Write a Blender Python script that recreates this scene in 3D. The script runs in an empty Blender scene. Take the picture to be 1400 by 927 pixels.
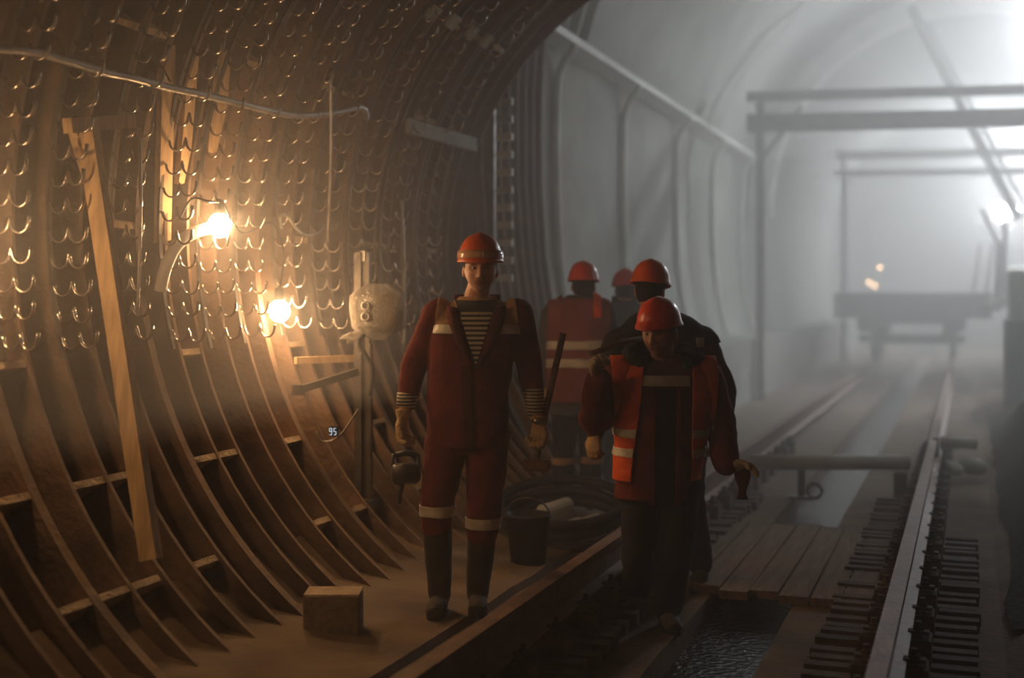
import bpy, bmesh, math, random
from mathutils import Vector, Matrix, noise
random.seed(7)
S = bpy.context.scene
C = S.collection
# ------------------------------------------------------------------ camera
F = 1752.0; VU, VV = 1324.0, 404.0; H = 1.56           # focal length in px, vanishing point, eye height
TH = math.atan((VU-700)/F); sT, cT = math.sin(TH), math.cos(TH)
cd = bpy.data.cameras.new('camera'); cam = bpy.data.objects.new('camera', cd); C.objects.link(cam)
cam.location = (0, 0, H); cam.rotation_euler = (math.pi/2, 0, TH)
cd.sensor_width = 36; cd.lens = 36*F/1400; cd.shift_y = -(463.5-VV)/1400
cd.clip_start = .05; cd.clip_end = 200
cd.dof.use_dof = True; cd.dof.focus_distance = 6.25; cd.dof.aperture_fstop = 1.0
S.camera = cam
# ------------------------------------------------------------------ world, exposure
w = bpy.data.worlds.new('world'); S.world = w; w.use_nodes = True
w.node_tree.nodes['Background'].inputs[0].default_value = (.5, .6, .7, 1)
w.node_tree.nodes['Background'].inputs[1].default_value = 0.0
S.view_settings.view_transform = 'Standard'; S.view_settings.look = 'None'
S.view_settings.exposure = 0.0; S.view_settings.gamma = 1; S.view_settings.use_curve_mapping = False
try:
    S.cycles.use_denoising = True
    S.cycles.volume_bounces = 1; S.cycles.max_bounces = 6; S.cycles.diffuse_bounces = 3
    S.cycles.sample_clamp_indirect = 4.0
except Exception: pass
BULB_COL = (1.0, .60, .29); BULB_W = 28.0             # the string of bulbs along the left wall
FLOOD_COL = (.92, .955, 1.0); FLOOD_NEAR = (.93, 1.0, .90)                            # cold floodlights of the far chamber
FOG_NEAR, FOG_WALL, FOG_FAR = .014, .105, .090

# ------------------------------------------------------------------ pixel helpers (depth comes from what a thing touches)
XC, ZC, R = -1.56, .34+H, 2.27                         # axis and inner radius of the ribbed tunnel
def ray(u, v):
    a = (u-700)/F; return Vector((a*cT-sT, a*sT+cT, -(v-VV)/F))
O = Vector((0, 0, H))
def at(u, v, t): return O+ray(u, v)*t
def onz(u, v, z): d = ray(u, v); return O+d*((z-H)/d.z)
def onx(u, v, x): d = ray(u, v); return O+d*(x/d.x)
def ony(u, v, y): d = ray(u, v); return O+d*(y/d.y)
def onring(u, v, r=R):
    d = ray(u, v); zc = ZC-H
    A = d.x*d.x+d.z*d.z; B = -2*(XC*d.x+zc*d.z); K = XC*XC+zc*zc-r*r
    return O+d*((-B+math.sqrt(max(0, B*B-4*A*K)))/(2*A))
WIDE = 1.0                                             # the right half of the bore stands this much further out
def ringpt(deg, r, y):
    a = math.radians(deg); return Vector((XC+r*math.cos(a)+(WIDE if deg < 90 else 0), y, ZC+r*math.sin(a)))

# ------------------------------------------------------------------ materials
MATS = {}
def mat(name, col, rough=.7, metal=0, var=.25, scale=6, bump=.15, bscale=40, spec=.5, col2=None, stretch=None, dust=None):
    if name in MATS: return MATS[name]
    m = bpy.data.materials.new(name); m.use_nodes = True; nt = m.node_tree; N = nt.nodes; L = nt.links
    b = N['Principled BSDF']; b.inputs['Roughness'].default_value = rough; b.inputs['Metallic'].default_value = metal
    b.inputs['Specular IOR Level'].default_value = spec
    tc = N.new('ShaderNodeTexCoord'); src = tc.outputs['Object']
    if stretch:
        mp = N.new('ShaderNodeMapping'); mp.inputs['Scale'].default_value = stretch; L.new(src, mp.inputs[0]); src = mp.outputs[0]
    n1 = N.new('ShaderNodeTexNoise'); n1.inputs['Scale'].default_value = scale; n1.inputs['Detail'].default_value = 6
    L.new(src, n1.inputs['Vector'])
    cr = N.new('ShaderNodeValToRGB'); cr.color_ramp.elements[0].position = .3; cr.color_ramp.elements[1].position = .7
    c2 = col2 or tuple(x*(1-var) for x in col); c1 = tuple(min(1, x*(1+var)) for x in col) if not col2 else col
    cr.color_ramp.elements[0].color = (*c2, 1); cr.color_ramp.elements[1].color = (*c1, 1)
    L.new(n1.outputs['Fac'], cr.inputs[0]); out = cr.outputs[0]
    if dust:
        ge = N.new('ShaderNodeNewGeometry'); sx = N.new('ShaderNodeSeparateXYZ'); L.new(ge.outputs['Normal'], sx.inputs[0])
        mr = N.new('ShaderNodeMapRange'); mr.inputs[1].default_value = dust[1]; mr.inputs[2].default_value = dust[1]+.4
        L.new(sx.outputs[2], mr.inputs[0]); mx = N.new('ShaderNodeMix'); mx.data_type = 'RGBA'
        L.new(mr.outputs[0], mx.inputs[0]); L.new(out, mx.inputs[6]); mx.inputs[7].default_value = (*dust[0], 1); out = mx.outputs[2]
    L.new(out, b.inputs['Base Color'])
    if bump:
        n2 = N.new('ShaderNodeTexNoise'); n2.inputs['Scale'].default_value = bscale; n2.inputs['Detail'].default_value = 5
        L.new(src, n2.inputs['Vector']); bp = N.new('ShaderNodeBump'); bp.inputs['Strength'].default_value = bump; bp.inputs['Distance'].default_value = .02
        L.new(n2.outputs['Fac'], bp.inputs['Height']); L.new(bp.outputs[0], b.inputs['Normal'])
    MATS[name] = m; return m
def emit(name, col, s):
    m = bpy.data.materials.new(name); m.use_nodes = True; nt = m.node_tree; nt.nodes.clear()
    e = nt.nodes.new('ShaderNodeEmission'); e.inputs[0].default_value = (*col, 1); e.inputs[1].default_value = s
    o = nt.nodes.new('ShaderNodeOutputMaterial'); nt.links.new(e.outputs[0], o.inputs[0]); return m
def stripes(name, a, b, period, duty=.5, axis=2):
    m = bpy.data.materials.new(name); m.use_nodes = True; N = m.node_tree.nodes; L = m.node_tree.links; p = N['Principled BSDF']
    p.inputs['Roughness'].default_value = .9
    tc = N.new('ShaderNodeTexCoord'); sx = N.new('ShaderNodeSeparateXYZ'); L.new(tc.outputs['Object'], sx.inputs[0])
    d = N.new('ShaderNodeMath'); d.operation = 'DIVIDE'; d.inputs[1].default_value = period; L.new(sx.outputs[axis], d.inputs[0])
    f = N.new('ShaderNodeMath'); f.operation = 'FRACT'; L.new(d.outputs[0], f.inputs[0])
    g = N.new('ShaderNodeMath'); g.operation = 'GREATER_THAN'; g.inputs[1].default_value = duty; L.new(f.outputs[0], g.inputs[0])
    mx = N.new('ShaderNodeMix'); mx.data_type = 'RGBA'; L.new(g.outputs[0], mx.inputs[0])
    mx.inputs[6].default_value = (*a, 1); mx.inputs[7].default_value = (*b, 1); L.new(mx.outputs[2], p.inputs['Base Color'])
    return m

DUSTC = (.27, .18, .105)
M_iron = mat('rusty_dusty_cast_iron', (.135, .080, .048), .85, 0, .35, 5, .5, 30, .3, dust=(DUSTC, .35))
M_panel = mat('dusty_lining_panel', (.20, .125, .075), .9, 0, .4, 4, .6, 22, .2, col2=(.065, .036, .021), dust=(DUSTC, .5))
M_dirt = mat('pale_dirt', (.44, .32, .20), .95, 0, .3, 9, .8, 40, .1)
M_conc = mat('dusty_concrete', (.235, .165, .10), .9, 0, .3, 3, .5, 30, .25, col2=(.12, .08, .05))
M_conc2 = mat('grey_shotcrete', (.42, .43, .40), .85, 0, .2, 2, .5, 12, .3, col2=(.27, .28, .26))
M_pil = mat('pale_pilaster', (.80, .80, .76), .5, 0, .15, 3, .3, 15, .5)
M_steel = mat('dark_wet_steel', (.075, .062, .052), .4, .4, .3, 12, .2, 60)
M_strip = mat('dark_rusty_strip', (.07, .05, .035), .7, .2, .3, 12, .3, 60)
M_hook = mat('wet_hook_steel', (.42, .36, .30), .22, .9, .2, 20, .1, 80)
M_hose = mat('galvanised_hose', (.30, .27, .23), .38, .5, .25, 10, .2, 60)
M_wood = mat('raw_timber', (.50, .33, .17), .8, 0, .25, 5, .4, 25, .2, stretch=(6, 6, .8))
M_woodd = mat('dark_timber', (.20, .135, .085), .85, 0, .3, 5, .4, 25, .2, stretch=(6, .8, 6))
M_rail = mat('rail_steel_brown', (.22, .125, .075), .6, .15, .3, 8, .3, 40)
M_tie = mat('dirty_tie_block', (.17, .115, .075), .85, 0, .35, 10, .4, 30, .2, col2=(.06, .04, .03))
M_black = mat('black_rubber', (.025, .024, .023), .6, 0, .2, 10, .2, 40, .3)
M_mud = mat('dark_spoil', (.045, .042, .038), .95, 0, .4, 4, 1, 14, .1)
M_grey = mat('grey_painted_steel', (.36, .36, .36), .7, .0, .2, 5, .2, 30)
M_pale = mat('pale_pipe', (.58, .57, .52), .6, 0, .15, 5, .2, 30)
M_white = mat('white_enamel', (.75, .72, .66), .4, 0, .1, 5, .1, 30)
def mat_water():
    m = mat('black_water', (.010, .014, .016), .08, 0, .1, 3, 1, 26, .5)
    return m
M_water = mat_water()
def mat_film():
    m = bpy.data.materials.new('clear_plastic_film'); m.use_nodes = True; N = m.node_tree.nodes; L = m.node_tree.links; p = N['Principled BSDF']
    p.inputs['Base Color'].default_value = (.72, .66, .56, 1); p.inputs['Roughness'].default_value = .14; p.inputs['Alpha'].default_value = .45
    n2 = N.new('ShaderNodeTexNoise'); n2.inputs['Scale'].default_value = 14; n2.inputs['Distortion'].default_value = 2
    bp = N.new('ShaderNodeBump'); bp.inputs['Strength'].default_value = .8; bp.inputs['Distance'].default_value = .03
    L.new(n2.outputs['Fac'], bp.inputs['Height']); L.new(bp.outputs[0], p.inputs['Normal']); return m
M_film = mat_film()

# ------------------------------------------------------------------ mesh helpers
class MB:
    def __init__(s): s.bm = bmesh.new()
    def box(s, c, size, rot=None):
        c = Vector(c); hx, hy, hz = (k/2 for k in size); vs = []
        for x, y, z in ((-hx,-hy,-hz),(hx,-hy,-hz),(hx,hy,-hz),(-hx,hy,-hz),(-hx,-hy,hz),(hx,-hy,hz),(hx,hy,hz),(-hx,hy,hz)):
            p = Vector((x, y, z));  p = (rot @ p) if rot else p; vs.append(s.bm.verts.new(c+p))
        for f in ((0,3,2,1),(4,5,6,7),(0,1,5,4),(1,2,6,5),(2,3,7,6),(3,0,4,7)): s.bm.faces.new([vs[i] for i in f])
        return s
    def beam(s, a, b, wd, ht, up=(0, 0, 1)):
        a, b = Vector(a), Vector(b); d = b-a; z = d.normalized(); x = Vector(up).cross(z)
        if x.length < 1e-4: x = Vector((1, 0, 0)).cross(z)
        x.normalize(); y = z.cross(x); m = Matrix((x, y, z)).transposed()
        return s.box((a+b)/2, (wd, ht, d.length), m)
    def rings(s, rings, cap=True, closed=True):
        prev = None; out = []
        for r in rings:
            vs = [s.bm.verts.new(p) for p in r]; out.append(vs)
            if prev:
                n = len(vs)
                for i in range(n if closed else n-1):
                    j = (i+1) % n
                    s.bm.faces.new((prev[i], prev[j], vs[j], vs[i]))
            prev = vs
        if cap and closed:
            s.bm.faces.new(list(reversed(out[0]))); s.bm.faces.new(out[-1])
        return s
    def tube(s, pts, rad, seg=8, ref=None, cap=True, closedpath=False):
        pts = [Vector(p) for p in pts]; n = len(pts); rad = rad if isinstance(rad, list) else [rad]*n
        tan = []
        for i in range(n):
            a = pts[i-1] if (i > 0 or closedpath) else pts[i]; b = pts[(i+1) % n] if (i < n-1 or closedpath) else pts[i]
            tan.append((b-a).normalized())
        x = Vector(ref) if ref else (Vector((0, 0, 1)) if abs(tan[0].z) < .9 else Vector((0, 1, 0)))
        rs = []
        for i in range(n):
            t = tan[i]; x = (x-t*x.dot(t)); x.normalize(); y = t.cross(x); r = rad[i]
            ra, rb = r if isinstance(r, (list, tuple)) else (r, r)
            rs.append([pts[i]+x*(math.cos(k*2*math.pi/seg)*ra)+y*(math.sin(k*2*math.pi/seg)*rb) for k in range(seg)])
        if closedpath: rs.append(rs[0]); cap = False
        return s.rings(rs, cap)
    def lathe(s, prof, seg=20, c=(0, 0, 0), ax=None):
        c = Vector(c); m = Vector((0, 0, 1)).rotation_difference(Vector(ax)).to_matrix() if ax else Matrix.Identity(3)
        rs = [[c+m @ Vector((r*math.cos(k*2*math.pi/seg), r*math.sin(k*2*math.pi/seg), z)) for k in range(seg)] for r, z in prof]
        return s.rings(rs)
    def ball(s, c, r, sub=2):
        mt = Matrix.Translation(Vector(c)) @ Matrix.Diagonal((*(r if isinstance(r, (list, tuple)) else (r, r, r)), 1))
        bmesh.ops.create_icosphere(s.bm, subdivisions=sub, radius=1, matrix=mt); return s
    def mesh(s, name, smooth=False):
        bmesh.ops.recalc_face_normals(s.bm, faces=s.bm.faces)
        me = bpy.data.meshes.new(name); s.bm.to_mesh(me); s.bm.free()
        if smooth:
            for p in me.polygons: p.use_smooth = True
        return me
    def build(s, name, m, parent=None, smooth=False, **k):
        return link(name, s.mesh(name, smooth), m, parent, **k)
def link(name, me, m, parent=None, label=None, cat=None, group=None, kind=None, loc=None, rot=None):
    o = bpy.data.objects.new(name, me); C.objects.link(o)
    if me is not None and m is not None and not me.materials: me.materials.append(m)
    if parent: o.parent = parent
    if loc is not None: o.location = loc
    if rot is not None: o.rotation_euler = rot
    if label: o['label'] = label
    if cat: o['category'] = cat
    if group: o['group'] = group
    if kind: o['kind'] = kind
    return o
def thing(name, loc, label, cat, group=None, rz=0, kind=None):
    return link(name, None, None, None, label, cat, group, kind, loc, (0, 0, rz))
def loc_of(root, p): return Vector(p)-Vector(root.location)
def bez(pts, n=6):
    """Catmull-Rom through points"""
    pts = [Vector(p) for p in pts]; out = []
    for i in range(len(pts)-1):
        p0 = pts[max(0, i-1)]; p1 = pts[i]; p2 = pts[i+1]; p3 = pts[min(len(pts)-1, i+2)]
        for k in range(n):
            t = k/n
            out.append(.5*((2*p1)+(p2-p0)*t+(2*p0-5*p1+4*p2-p3)*t*t+(3*p1-p0-3*p2+p3)*t**3))
    out.append(pts[-1]); return out

# ================================================================== STRUCTURE
Y0, YE, YF = -3.0, 9.6, 50.0                           # tunnel start, end of ribbed lining, end of chamber
# ---- floor: trackbed with the drain between the rails
XL, XR = -1.82, -.30                                   # rail centres
prof = [(-3.75, .02), (-3.02, .0), (-2.62, .02), (-2.3, .0), (-2.28, -.035), (-2.22, -.035), (-2.2, .0), (-1.98, .0), (-1.96, -.09), (-1.34, -.09), (-1.32, -.34), (-.90, -.34), (-.88, -.09), (-.16, -.09), (.16, -.09), (.3, -.03), (3.9, .0)]
def extrude_profile(prof, ys, jit=0):
    mb = MB()
    mb.rings([[Vector((x, y, z+(noise.noise(Vector((x*4, y*3, 3)))*jit))) for x, z in prof] for y in ys], closed=False)
    return mb
fl = extrude_profile(prof, [Y0+i*.35 for i in range(int((YF-Y0)/.35)+1)], .014)
floor = fl.build('floor', M_conc, kind='structure')
floor['label'] = 'dusty concrete track bed with a central drain channel'
# tie blocks: ribbed rows beside the rails
tb = MB().box((0, 0, 0), (.30, .085, .07)).mesh('tie_block')
tb2 = MB().box((0, 0, 0), (.20, .075, .06)).mesh('tie_block')
for k in range(44):
    y = 4.0+k*.148
    link('tie_block', tb, M_tie, floor, loc=(-1.70+random.uniform(-.02, .02), y, -.062+random.uniform(-.008, .012)))
    link('tie_block', tb2, M_tie, floor, loc=(-.57+random.uniform(-.012, .012), y+.05, -.066+random.uniform(-.008, .012)))
    if k < 34: link('tie_block', tb2, M_tie, floor, loc=(-.05+random.uniform(-.012, .012), y+.02, -.066+random.uniform(-.008, .012)))
# drifts of dust at the foot of the lining
dr = MB(); rows = []
for i in range(60):
    y = 2+i*.13; n = noise.noise(Vector((y*1.7, 0, 0)))
    rows.append([Vector((-3.3, y, .30)), Vector((-3.06, y, .10+.05*n)), Vector((-2.86, y, .06+.03*n)), Vector((-2.68+.06*n, y, .03)), Vector((-2.5+.1*n, y, .004))])
dr.rings(rows, closed=False)
dr.build('dust_drift', M_conc, floor, True)
# ---- ribbed lining, left and right halves
def arc_mesh(name, a0, a1, r0, r1, y0, y1, seg, bumpy=0):
    mb = MB(); rs = []
    for i in range(seg+1):
        a = a0+(a1-a0)*i/seg
        rs.append([ringpt(a, r0, y0), ringpt(a, r0, y1), ringpt(a, r1, y1), ringpt(a, r1, y0)])
    mb.rings(rs); return mb
RW = 2.47                                              # pocket depth 0.2 m
wl = arc_mesh('wall_left', 90, 240, RW+.03, RW+.3, Y0, YE, 40).build('wall_left', M_panel, kind='structure', label='ribbed cast iron tunnel lining on the left')
wr = arc_mesh('wall_right', -60, 90, RW+.03, RW+.3, Y0, YE, 30).build('wall_right', M_panel, kind='structure', label='ribbed cast iron tunnel lining on the right')
PITCH = .22; RIBK = range(-20, 20)
def rib_mesh(thick, a0, a1, seg): return arc_mesh('rib', a0, a1, R, RW+.05, -thick/2, thick/2, seg).mesh('rib')
rib_thin = rib_mesh(.022, 90, 238, 44); rib_thick = rib_mesh(.05, 90, 238, 44); rib_r = rib_mesh(.03, -58, 90, 26)
pan = {}
for v in range(3):
    mb = MB(); rs = []; random.seed(v+20)
    for i in range(61):
        a = 90+148*i/60
        rs.append([ringpt(a, RW+.02*noise.noise(Vector((a*.11, j*1.3, v*5.1)))+(.012 if j in (0, 4) else 0)-(.012 if j in (0, 4) else 0), -PITCH/2+.008+(PITCH-.016)*j/4) for j in range(5)])
    mb.rings(rs, closed=False); pan[v] = mb.mesh('lining_panel', True)
panr = arc_mesh('p', -58, 90, RW, RW+.02, -PITCH/2+.008, PITCH/2-.008, 26).mesh('lining_panel')
for k in RIBK:
    y = 5.3+k*PITCH
    link('rib', rib_thick if k % 5 == 0 else rib_thin, M_iron, wl, loc=(0, y+(0 if k % 5 == 0 else random.uniform(-.022, .022)), 0))
    link('rib', rib_r, M_iron, wr, loc=(0, y, 0))
    link('lining_panel', pan[k % 3], M_panel, wl, loc=(0, y+PITCH/2, 0))
    link('lining_panel', panr, M_panel, wr, loc=(0, y+PITCH/2, 0))
MB().box((XC+WIDE/2, (Y0+YE)/2, ZC+RW+.05), (WIDE+.1, YE-Y0, .1)).build('ceiling', M_panel, kind='structure', label='flat crown of the ribbed tunnel lining')
# segment flanges (ledges) between ribs, heaped with dirt
def ledge_mesh(ang, n, seed):
    mb = MB(); wdt = n*PITCH-.03; a = math.radians(ang); d = Vector((math.cos(a), 0, math.sin(a))); t = Vector((-math.sin(a), 0, math.cos(a)))
    up = t if t.z > 0 else -t
    c = Vector((XC, 0, ZC))
    rs = []
    for i in range(2*n+1):
        y = -wdt/2+wdt*i/(2*n); h = .018+.05*abs(noise.noise(Vector((y*9, seed*3.3, ang))))
        rs.append([c+d*(R+.005)-up*.016+Vector((0, y, 0)), c+d*(RW+.03)-up*.016+Vector((0, y, 0)), c+d*(RW+.03)+up*(h+.03)+Vector((0, y, 0)), c+d*(R+.06)+up*h+Vector((0, y, 0)), c+d*(R+.005)+up*.016+Vector((0, y, 0))])
    mb.rings(rs); return mb.mesh('segment_flange')
LED = {}
def ledge(ang, y, n):
    key = (ang, n)
    if key not in LED: LED[key] = ledge_mesh(ang, n, len(LED))
    kk = round((y-5.3)/PITCH-n/2); yc = 5.3+(kk+n/2)*PITCH
    link('segment_flange', LED[key], M_dirt, wl, loc=(0, yc, 0))
for y, n in ((3.3, 1), (4.12, 1), (4.66, 2), (5.46, 2), (6.24, 1), (7.2, 2), (8.2, 1)): ledge(-150, y, n)
for y, n in ((3.0, 1), (4.0, 1), (4.47, 2), (5.0, 1), (5.96, 1), (6.53, 1), (7.4, 2), (8.5, 1)): ledge(-137.5, y, n)
for y, n in ((3.6, 2), (5.0, 2), (6.1, 1), (7.0, 2), (8.3, 2)): ledge(156.4, y, n)
for y, n in ((4.4, 1), (5.5, 2), (6.6, 1), (7.6, 1), (8.0, 1), (8.5, 1), (9.0, 1)): ledge(139.3, y, n)
for y, n in ((3.9, 1), (5.1, 1), (5.9, 2), (6.9, 1), (7.9, 2), (8.9, 1)): ledge(180, y, n)
for y, n in ((4.3, 1), (5.7, 1), (6.7, 1), (7.7, 1)): ledge(-164, y, n)
# ---- chamber behind: plinth, wall, cornice, vault
VC = (0.0, 1.6+H); VR = 3.85
cp = [(-3.05, -.02), (-3.32, .45), (-3.58, .93), (-3.70, 1.3), (-3.80, 1.9), (-3.83, 2.6), (-3.83, 3.4), (-3.80, 4.0)]
vault = [(VC[0]+VR*math.cos(math.radians(a)), VC[1]+VR*math.sin(math.radians(a))) for a in range(167, -1, -7)]
full = cp+vault+[(3.85, 1.5), (3.7, -.02)]
wc = extrude_profile(full, [YE+i*.8 for i in range(int((YF-YE)/.8)+2)], .03).build('wall_chamber', M_conc2, kind='structure', smooth=True, label='grey shotcrete chamber wall and vault behind the ribbed lining')
pl_ = MB(); pl_.rings([[Vector((-3.9, y, -.02)), Vector((-3.02, y, -.02)), Vector((-3.0, y, .90)), Vector((-3.9, y, .93))] for y in (13.0, 20, 30, YF)]); pl_.build('plinth', M_conc2, wc)
# bulkhead joining the lining with the chamber
mb = MB(); outer = []; inner = []
for i in range(41):
    a = 240-300*i/40; inner.append(ringpt(a, RW+.05, YE))
    p = Vector((XC, 0, ZC)); dd = Vector((math.cos(math.radians(a)), 0, math.sin(math.radians(a)))); outer.append(Vector((XC+dd.x*7, YE, ZC+dd.z*7)))
mb.rings([inner, outer], closed=False); mb.build('wall_bulkhead', M_conc2, kind='structure')
mb = MB().box((0, YF, 2.5), (9, .2, 8)); mb.build('wall_back', M_conc2, kind='structure')
mb = MB().box((XC, Y0, 1.9), (6, .2, 6)); mb.build('wall_front', M_conc2, kind='structure')
# pilasters and cornice of the chamber wall
pil = MB(); pp = [Vector((x+.03, 0, z)) for x, z in ((-3.60, .95), (-3.70, 1.35), (-3.78, 1.9), (-3.81, 2.6), (-3.81, 3.5), (-3.76, 3.78), (-3.66, 3.92), (-3.62, 4.0))]
pil.tube(bez(pp, 3), (.045, .045), 8); pil = pil.mesh('pilaster', True)
for u in (765, 856, 928, 978, 1016):
    p = onx(u, 300, -3.75); link('pilaster', pil, M_pil, wc, loc=(0, p.y, 0))
mb = MB(); mb.rings([[Vector((-3.84, y, 3.98+.015*noise.noise(Vector((y*3, 1, 1))))), Vector((-3.58, y, 4.0)), Vector((-3.56+.02*noise.noise(Vector((y*5, 2, 1))), y, 4.06)), Vector((-3.84, y, 4.10))] for y in [10.6+i*.4 for i in range(36)]])
mb.build('cornice', M_pil, wc)
# ribs on the first metres of the vault and the arch further in
def varc(r0, r1, a0, a1, y0, y1, seg=30):
    mb = MB(); rs = []
    for i in range(seg+1):
        a = math.radians(a0+(a1-a0)*i/seg); ca, sa = math.cos(a), math.sin(a)
        rs.append([Vector((VC[0]+r*ca, y, VC[1]+r*sa)) for r, y in ((r0, y0), (r0, y1), (r1, y1), (r1, y0))])
    return mb.rings(rs)
vr = varc(VR-.10, VR+.1, 10, 165, -.03, .03).mesh('vault_rib')
for k in range(7): link('vault_rib', vr, M_conc2, wc, loc=(0, 10.3+k*.36, 0))
varc(VR-.38, VR+.1, -2, 182, 24, 24.5).build('arch', M_pil, wc)

# ================================================================== FLOOD LAMPS of the chamber
def flood(p, power, label, aim=None, r=.16, col=FLOOD_COL, spot=True):
    p = Vector(p); t = thing('flood_lamp', p, label, 'lamp', 'floodlights in the far chamber')
    d = (Vector(aim)-p).normalized()
    mb = MB().lathe([(.05, -.22), (r*.7, -.16), (r, -.02), (r*1.06, 0), (r*1.06, -.03)], 16, (0, 0, 0), d); mb.build('housing', M_grey, t, True)
    MB().lathe([(r*.95, -.015), (r*.95, -.005)], 16, (0, 0, 0), d).build('lens', emit('flood_lens', col, 60), t)
    l = bpy.data.lights.new('flood_light', 'SPOT' if spot else 'POINT'); l.energy = power; l.color = col; l.shadow_soft_size = r*.9
    if spot: l.spot_size = math.radians(165); l.spot_blend = .6
    lo = bpy.data.objects.new('flood_light', l); C.objects.link(lo); lo.parent = t; lo.location = d*.06
    lo.rotation_euler = d.to_track_quat('-Z', 'Y').to_euler()
    return t
flood(at(1370, 291, 21), 220, 'larger white work lamp glaring on the machine mast', (-1.5, 0, 3))
flood(at(1386, 289, 21.6), 90, 'smaller white work lamp beside the larger one on the mast', (-1.5, 0, 3), r=.10)
flood((1.75, 23.2, 6.1), 2700, 'floodlight high under the chamber vault near the boom', (-1.8, 4, 1.5))
flood(at(1420, 190, 38), 14000, 'floodlight deep in the chamber on the right', (-1.5, 8, 2))
flood((2.9, 12.0, 4.4), 60, 'floodlight on the right chamber wall facing the pilasters', (-3.8, 16, 2.0), col=FLOOD_NEAR)

# ================================================================== BULBS on the left wall
def bulb(p, label, arm=None, cable=None, k=1.0):
    rb = .06
    M_bulb = emit('bulb_glow', BULB_COL, k*BULB_W/(4*math.pi*math.pi*rb**2))
    t = thing('bulb_lamp', p, label, 'lamp', 'bare bulbs along the left wall')
    MB().ball((0, 0, 0), (rb, rb, rb*1.1), 2).build('bulb', M_bulb, t, True)
    MB().lathe([(.022, .055), (.026, .065), (.026, .12), (.015, .135)], 12).build('socket', M_black, t, True)
    if arm: MB().tube(bez([loc_of(t, q) for q in arm], 5), .032, 10).build('arm', M_white, t, True)
    if cable: MB().tube(bez([loc_of(t, q) for q in cable], 6), .006, 6).build('cable', M_black, t, True)
    return t
L1 = onring(300, 308, 2.10); L2 = onring(382, 425, 2.16)
rr = 2.0
bulb(L1, 'upper bare bulb burning on a curved white arm on the ribs', [onring(219, 398, 2.26), onring(226, 368, 2.22), onring(241, 337, 2.18), onring(262, 320, 2.16), onring(285, 312, 2.15)],
     [L1+Vector((0, 0, .12)), onring(285, 275, 2.0), onring(262, 272, 2.1), onring(245, 300, 2.15)], 1.3)
bulb(L2, 'lower bare bulb burning on the ribs', None, [L2+Vector((0, 0, .12)), onring(388, 345, 2.1), onring(372, 305, 2.1), onring(330, 318, 2.05), L1+Vector((.02, 0, .12))], 1.2)
L3 = onring(-70, 325, 2.14)
bulb(L3, 'bare bulb glowing at the left edge of the picture', None, [L3+Vector((0, 0, .12)), L3+Vector((-.2, .3, .25))], .8)
L4 = ringpt(176, 2.06, 1.3)  # unseen bulb, added as warm front fill on the men
bulb(L4, 'added unseen bulb on the left wall, front fill for the men', None, [L4+Vector((0, 0, .12)), L4+Vector((-.15, .1, .3))], .9)

# ================================================================== TRACK
ZR = H-1.31                                            # rail head level
def rail(x, label, clips):
    t = thing('rail', (x, 0, 0), label, 'rail', 'running rails')
    pr = [(-.036, 0), (.036, 0), (.036, -.035), (.010, -.05), (.010, -.15), (.066, -.168), (.066, -.18), (-.066, -.18), (-.066, -.168), (-.010, -.15), (-.010, -.05), (-.036, -.035)]
    mb = MB(); mb.rings([[Vector((a, y, ZR+b)) for a, b in pr] for y in (1.0, 6, 12, 20, 30)]); mb.build('rail_bar', M_rail, t)
    ch = MB().box((0, 0, -.005), (.30, .17, .15)).box((0, 0, .075), (.22, .13, .014)).mesh('rail_chair')
    bo = MB().lathe([(.022, 0), (.022, .03), (.014, .034), (.014, .055)], 8).box((0, 0, .008), (.09, .05, .016)).mesh('clip_bolt')
    for k in range(22):
        y = 3.6+k*.46; c = link('rail_chair', ch, M_tie, t, loc=(0, y, -.005))
        for sx in (-1, 1): link('clip_bolt', bo, M_tie, c, loc=(sx*.095, 0, .08))
    return t
rail(XL, 'left running rail, dusty brown, beside the walkway', 1)
rail(XR, 'right running rail, shining pale in the fog', 1)
# water in the drain
mb = MB(); mb.rings([[Vector((x, 1+i*.5, -.20+.004*noise.noise(Vector((x*9, i, 0))))) for x in (-1.33, -1.2, -1.1, -1.0, -.89)] for i in range(60)], closed=False)
mb.build('drain_water', M_water, label='black rippled water in the drain channel between the rails', cat='water', kind='stuff')
# planks over the drain
for i in range(7):
    a = -1.60+i*.163
    MB().box((0, 0, 0), (.152, 2.15, .045)).build('plank', M_woodd, label=('%s plank laid along the drain between the rails' % ('leftmost', 'second from left', 'third from left', 'middle', 'third from right', 'second from right', 'rightmost')[i]), cat='plank', group='planks over the drain', loc=(a+.07, 8.05+random.uniform(-.06, .06), -.062+.0), rot=(0, 0, random.uniform(-.006, .006)))
# pipe across the track with its stand
pa, pb = onz(1000, 632, .21), onz(1242, 632, .21)
t = thing('cross_pipe', (0, 0, 0), 'thick pale pipe lying across the track on a short stand', 'pipe')
mid = (pa+pb)/2; MB().tube([pa+Vector((.12, .03, 0)), pb], .062, 16).build('pipe_barrel', M_pale, t, True)
st = onz(1086, 660, .1); ps = Vector((st.x, mid.y, 0)); mb = MB().box((ps.x, ps.y, .05), (.055, .05, .30)).box((ps.x, ps.y, -.08), (.2, .14, .02)); mb.build('stand', M_steel, t)
MB().tube([Vector((ps.x+.11+.06*math.cos(k*.52), ps.y-.03, -.02+.06*math.sin(k*.52))) for k in range(12)], .014, 6, closedpath=True).build('ring', M_steel, t, True)
MB().box((pb.x-.06, pb.y, .03), (.10, .20, .20)).build('end_block', M_tie, t)
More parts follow.
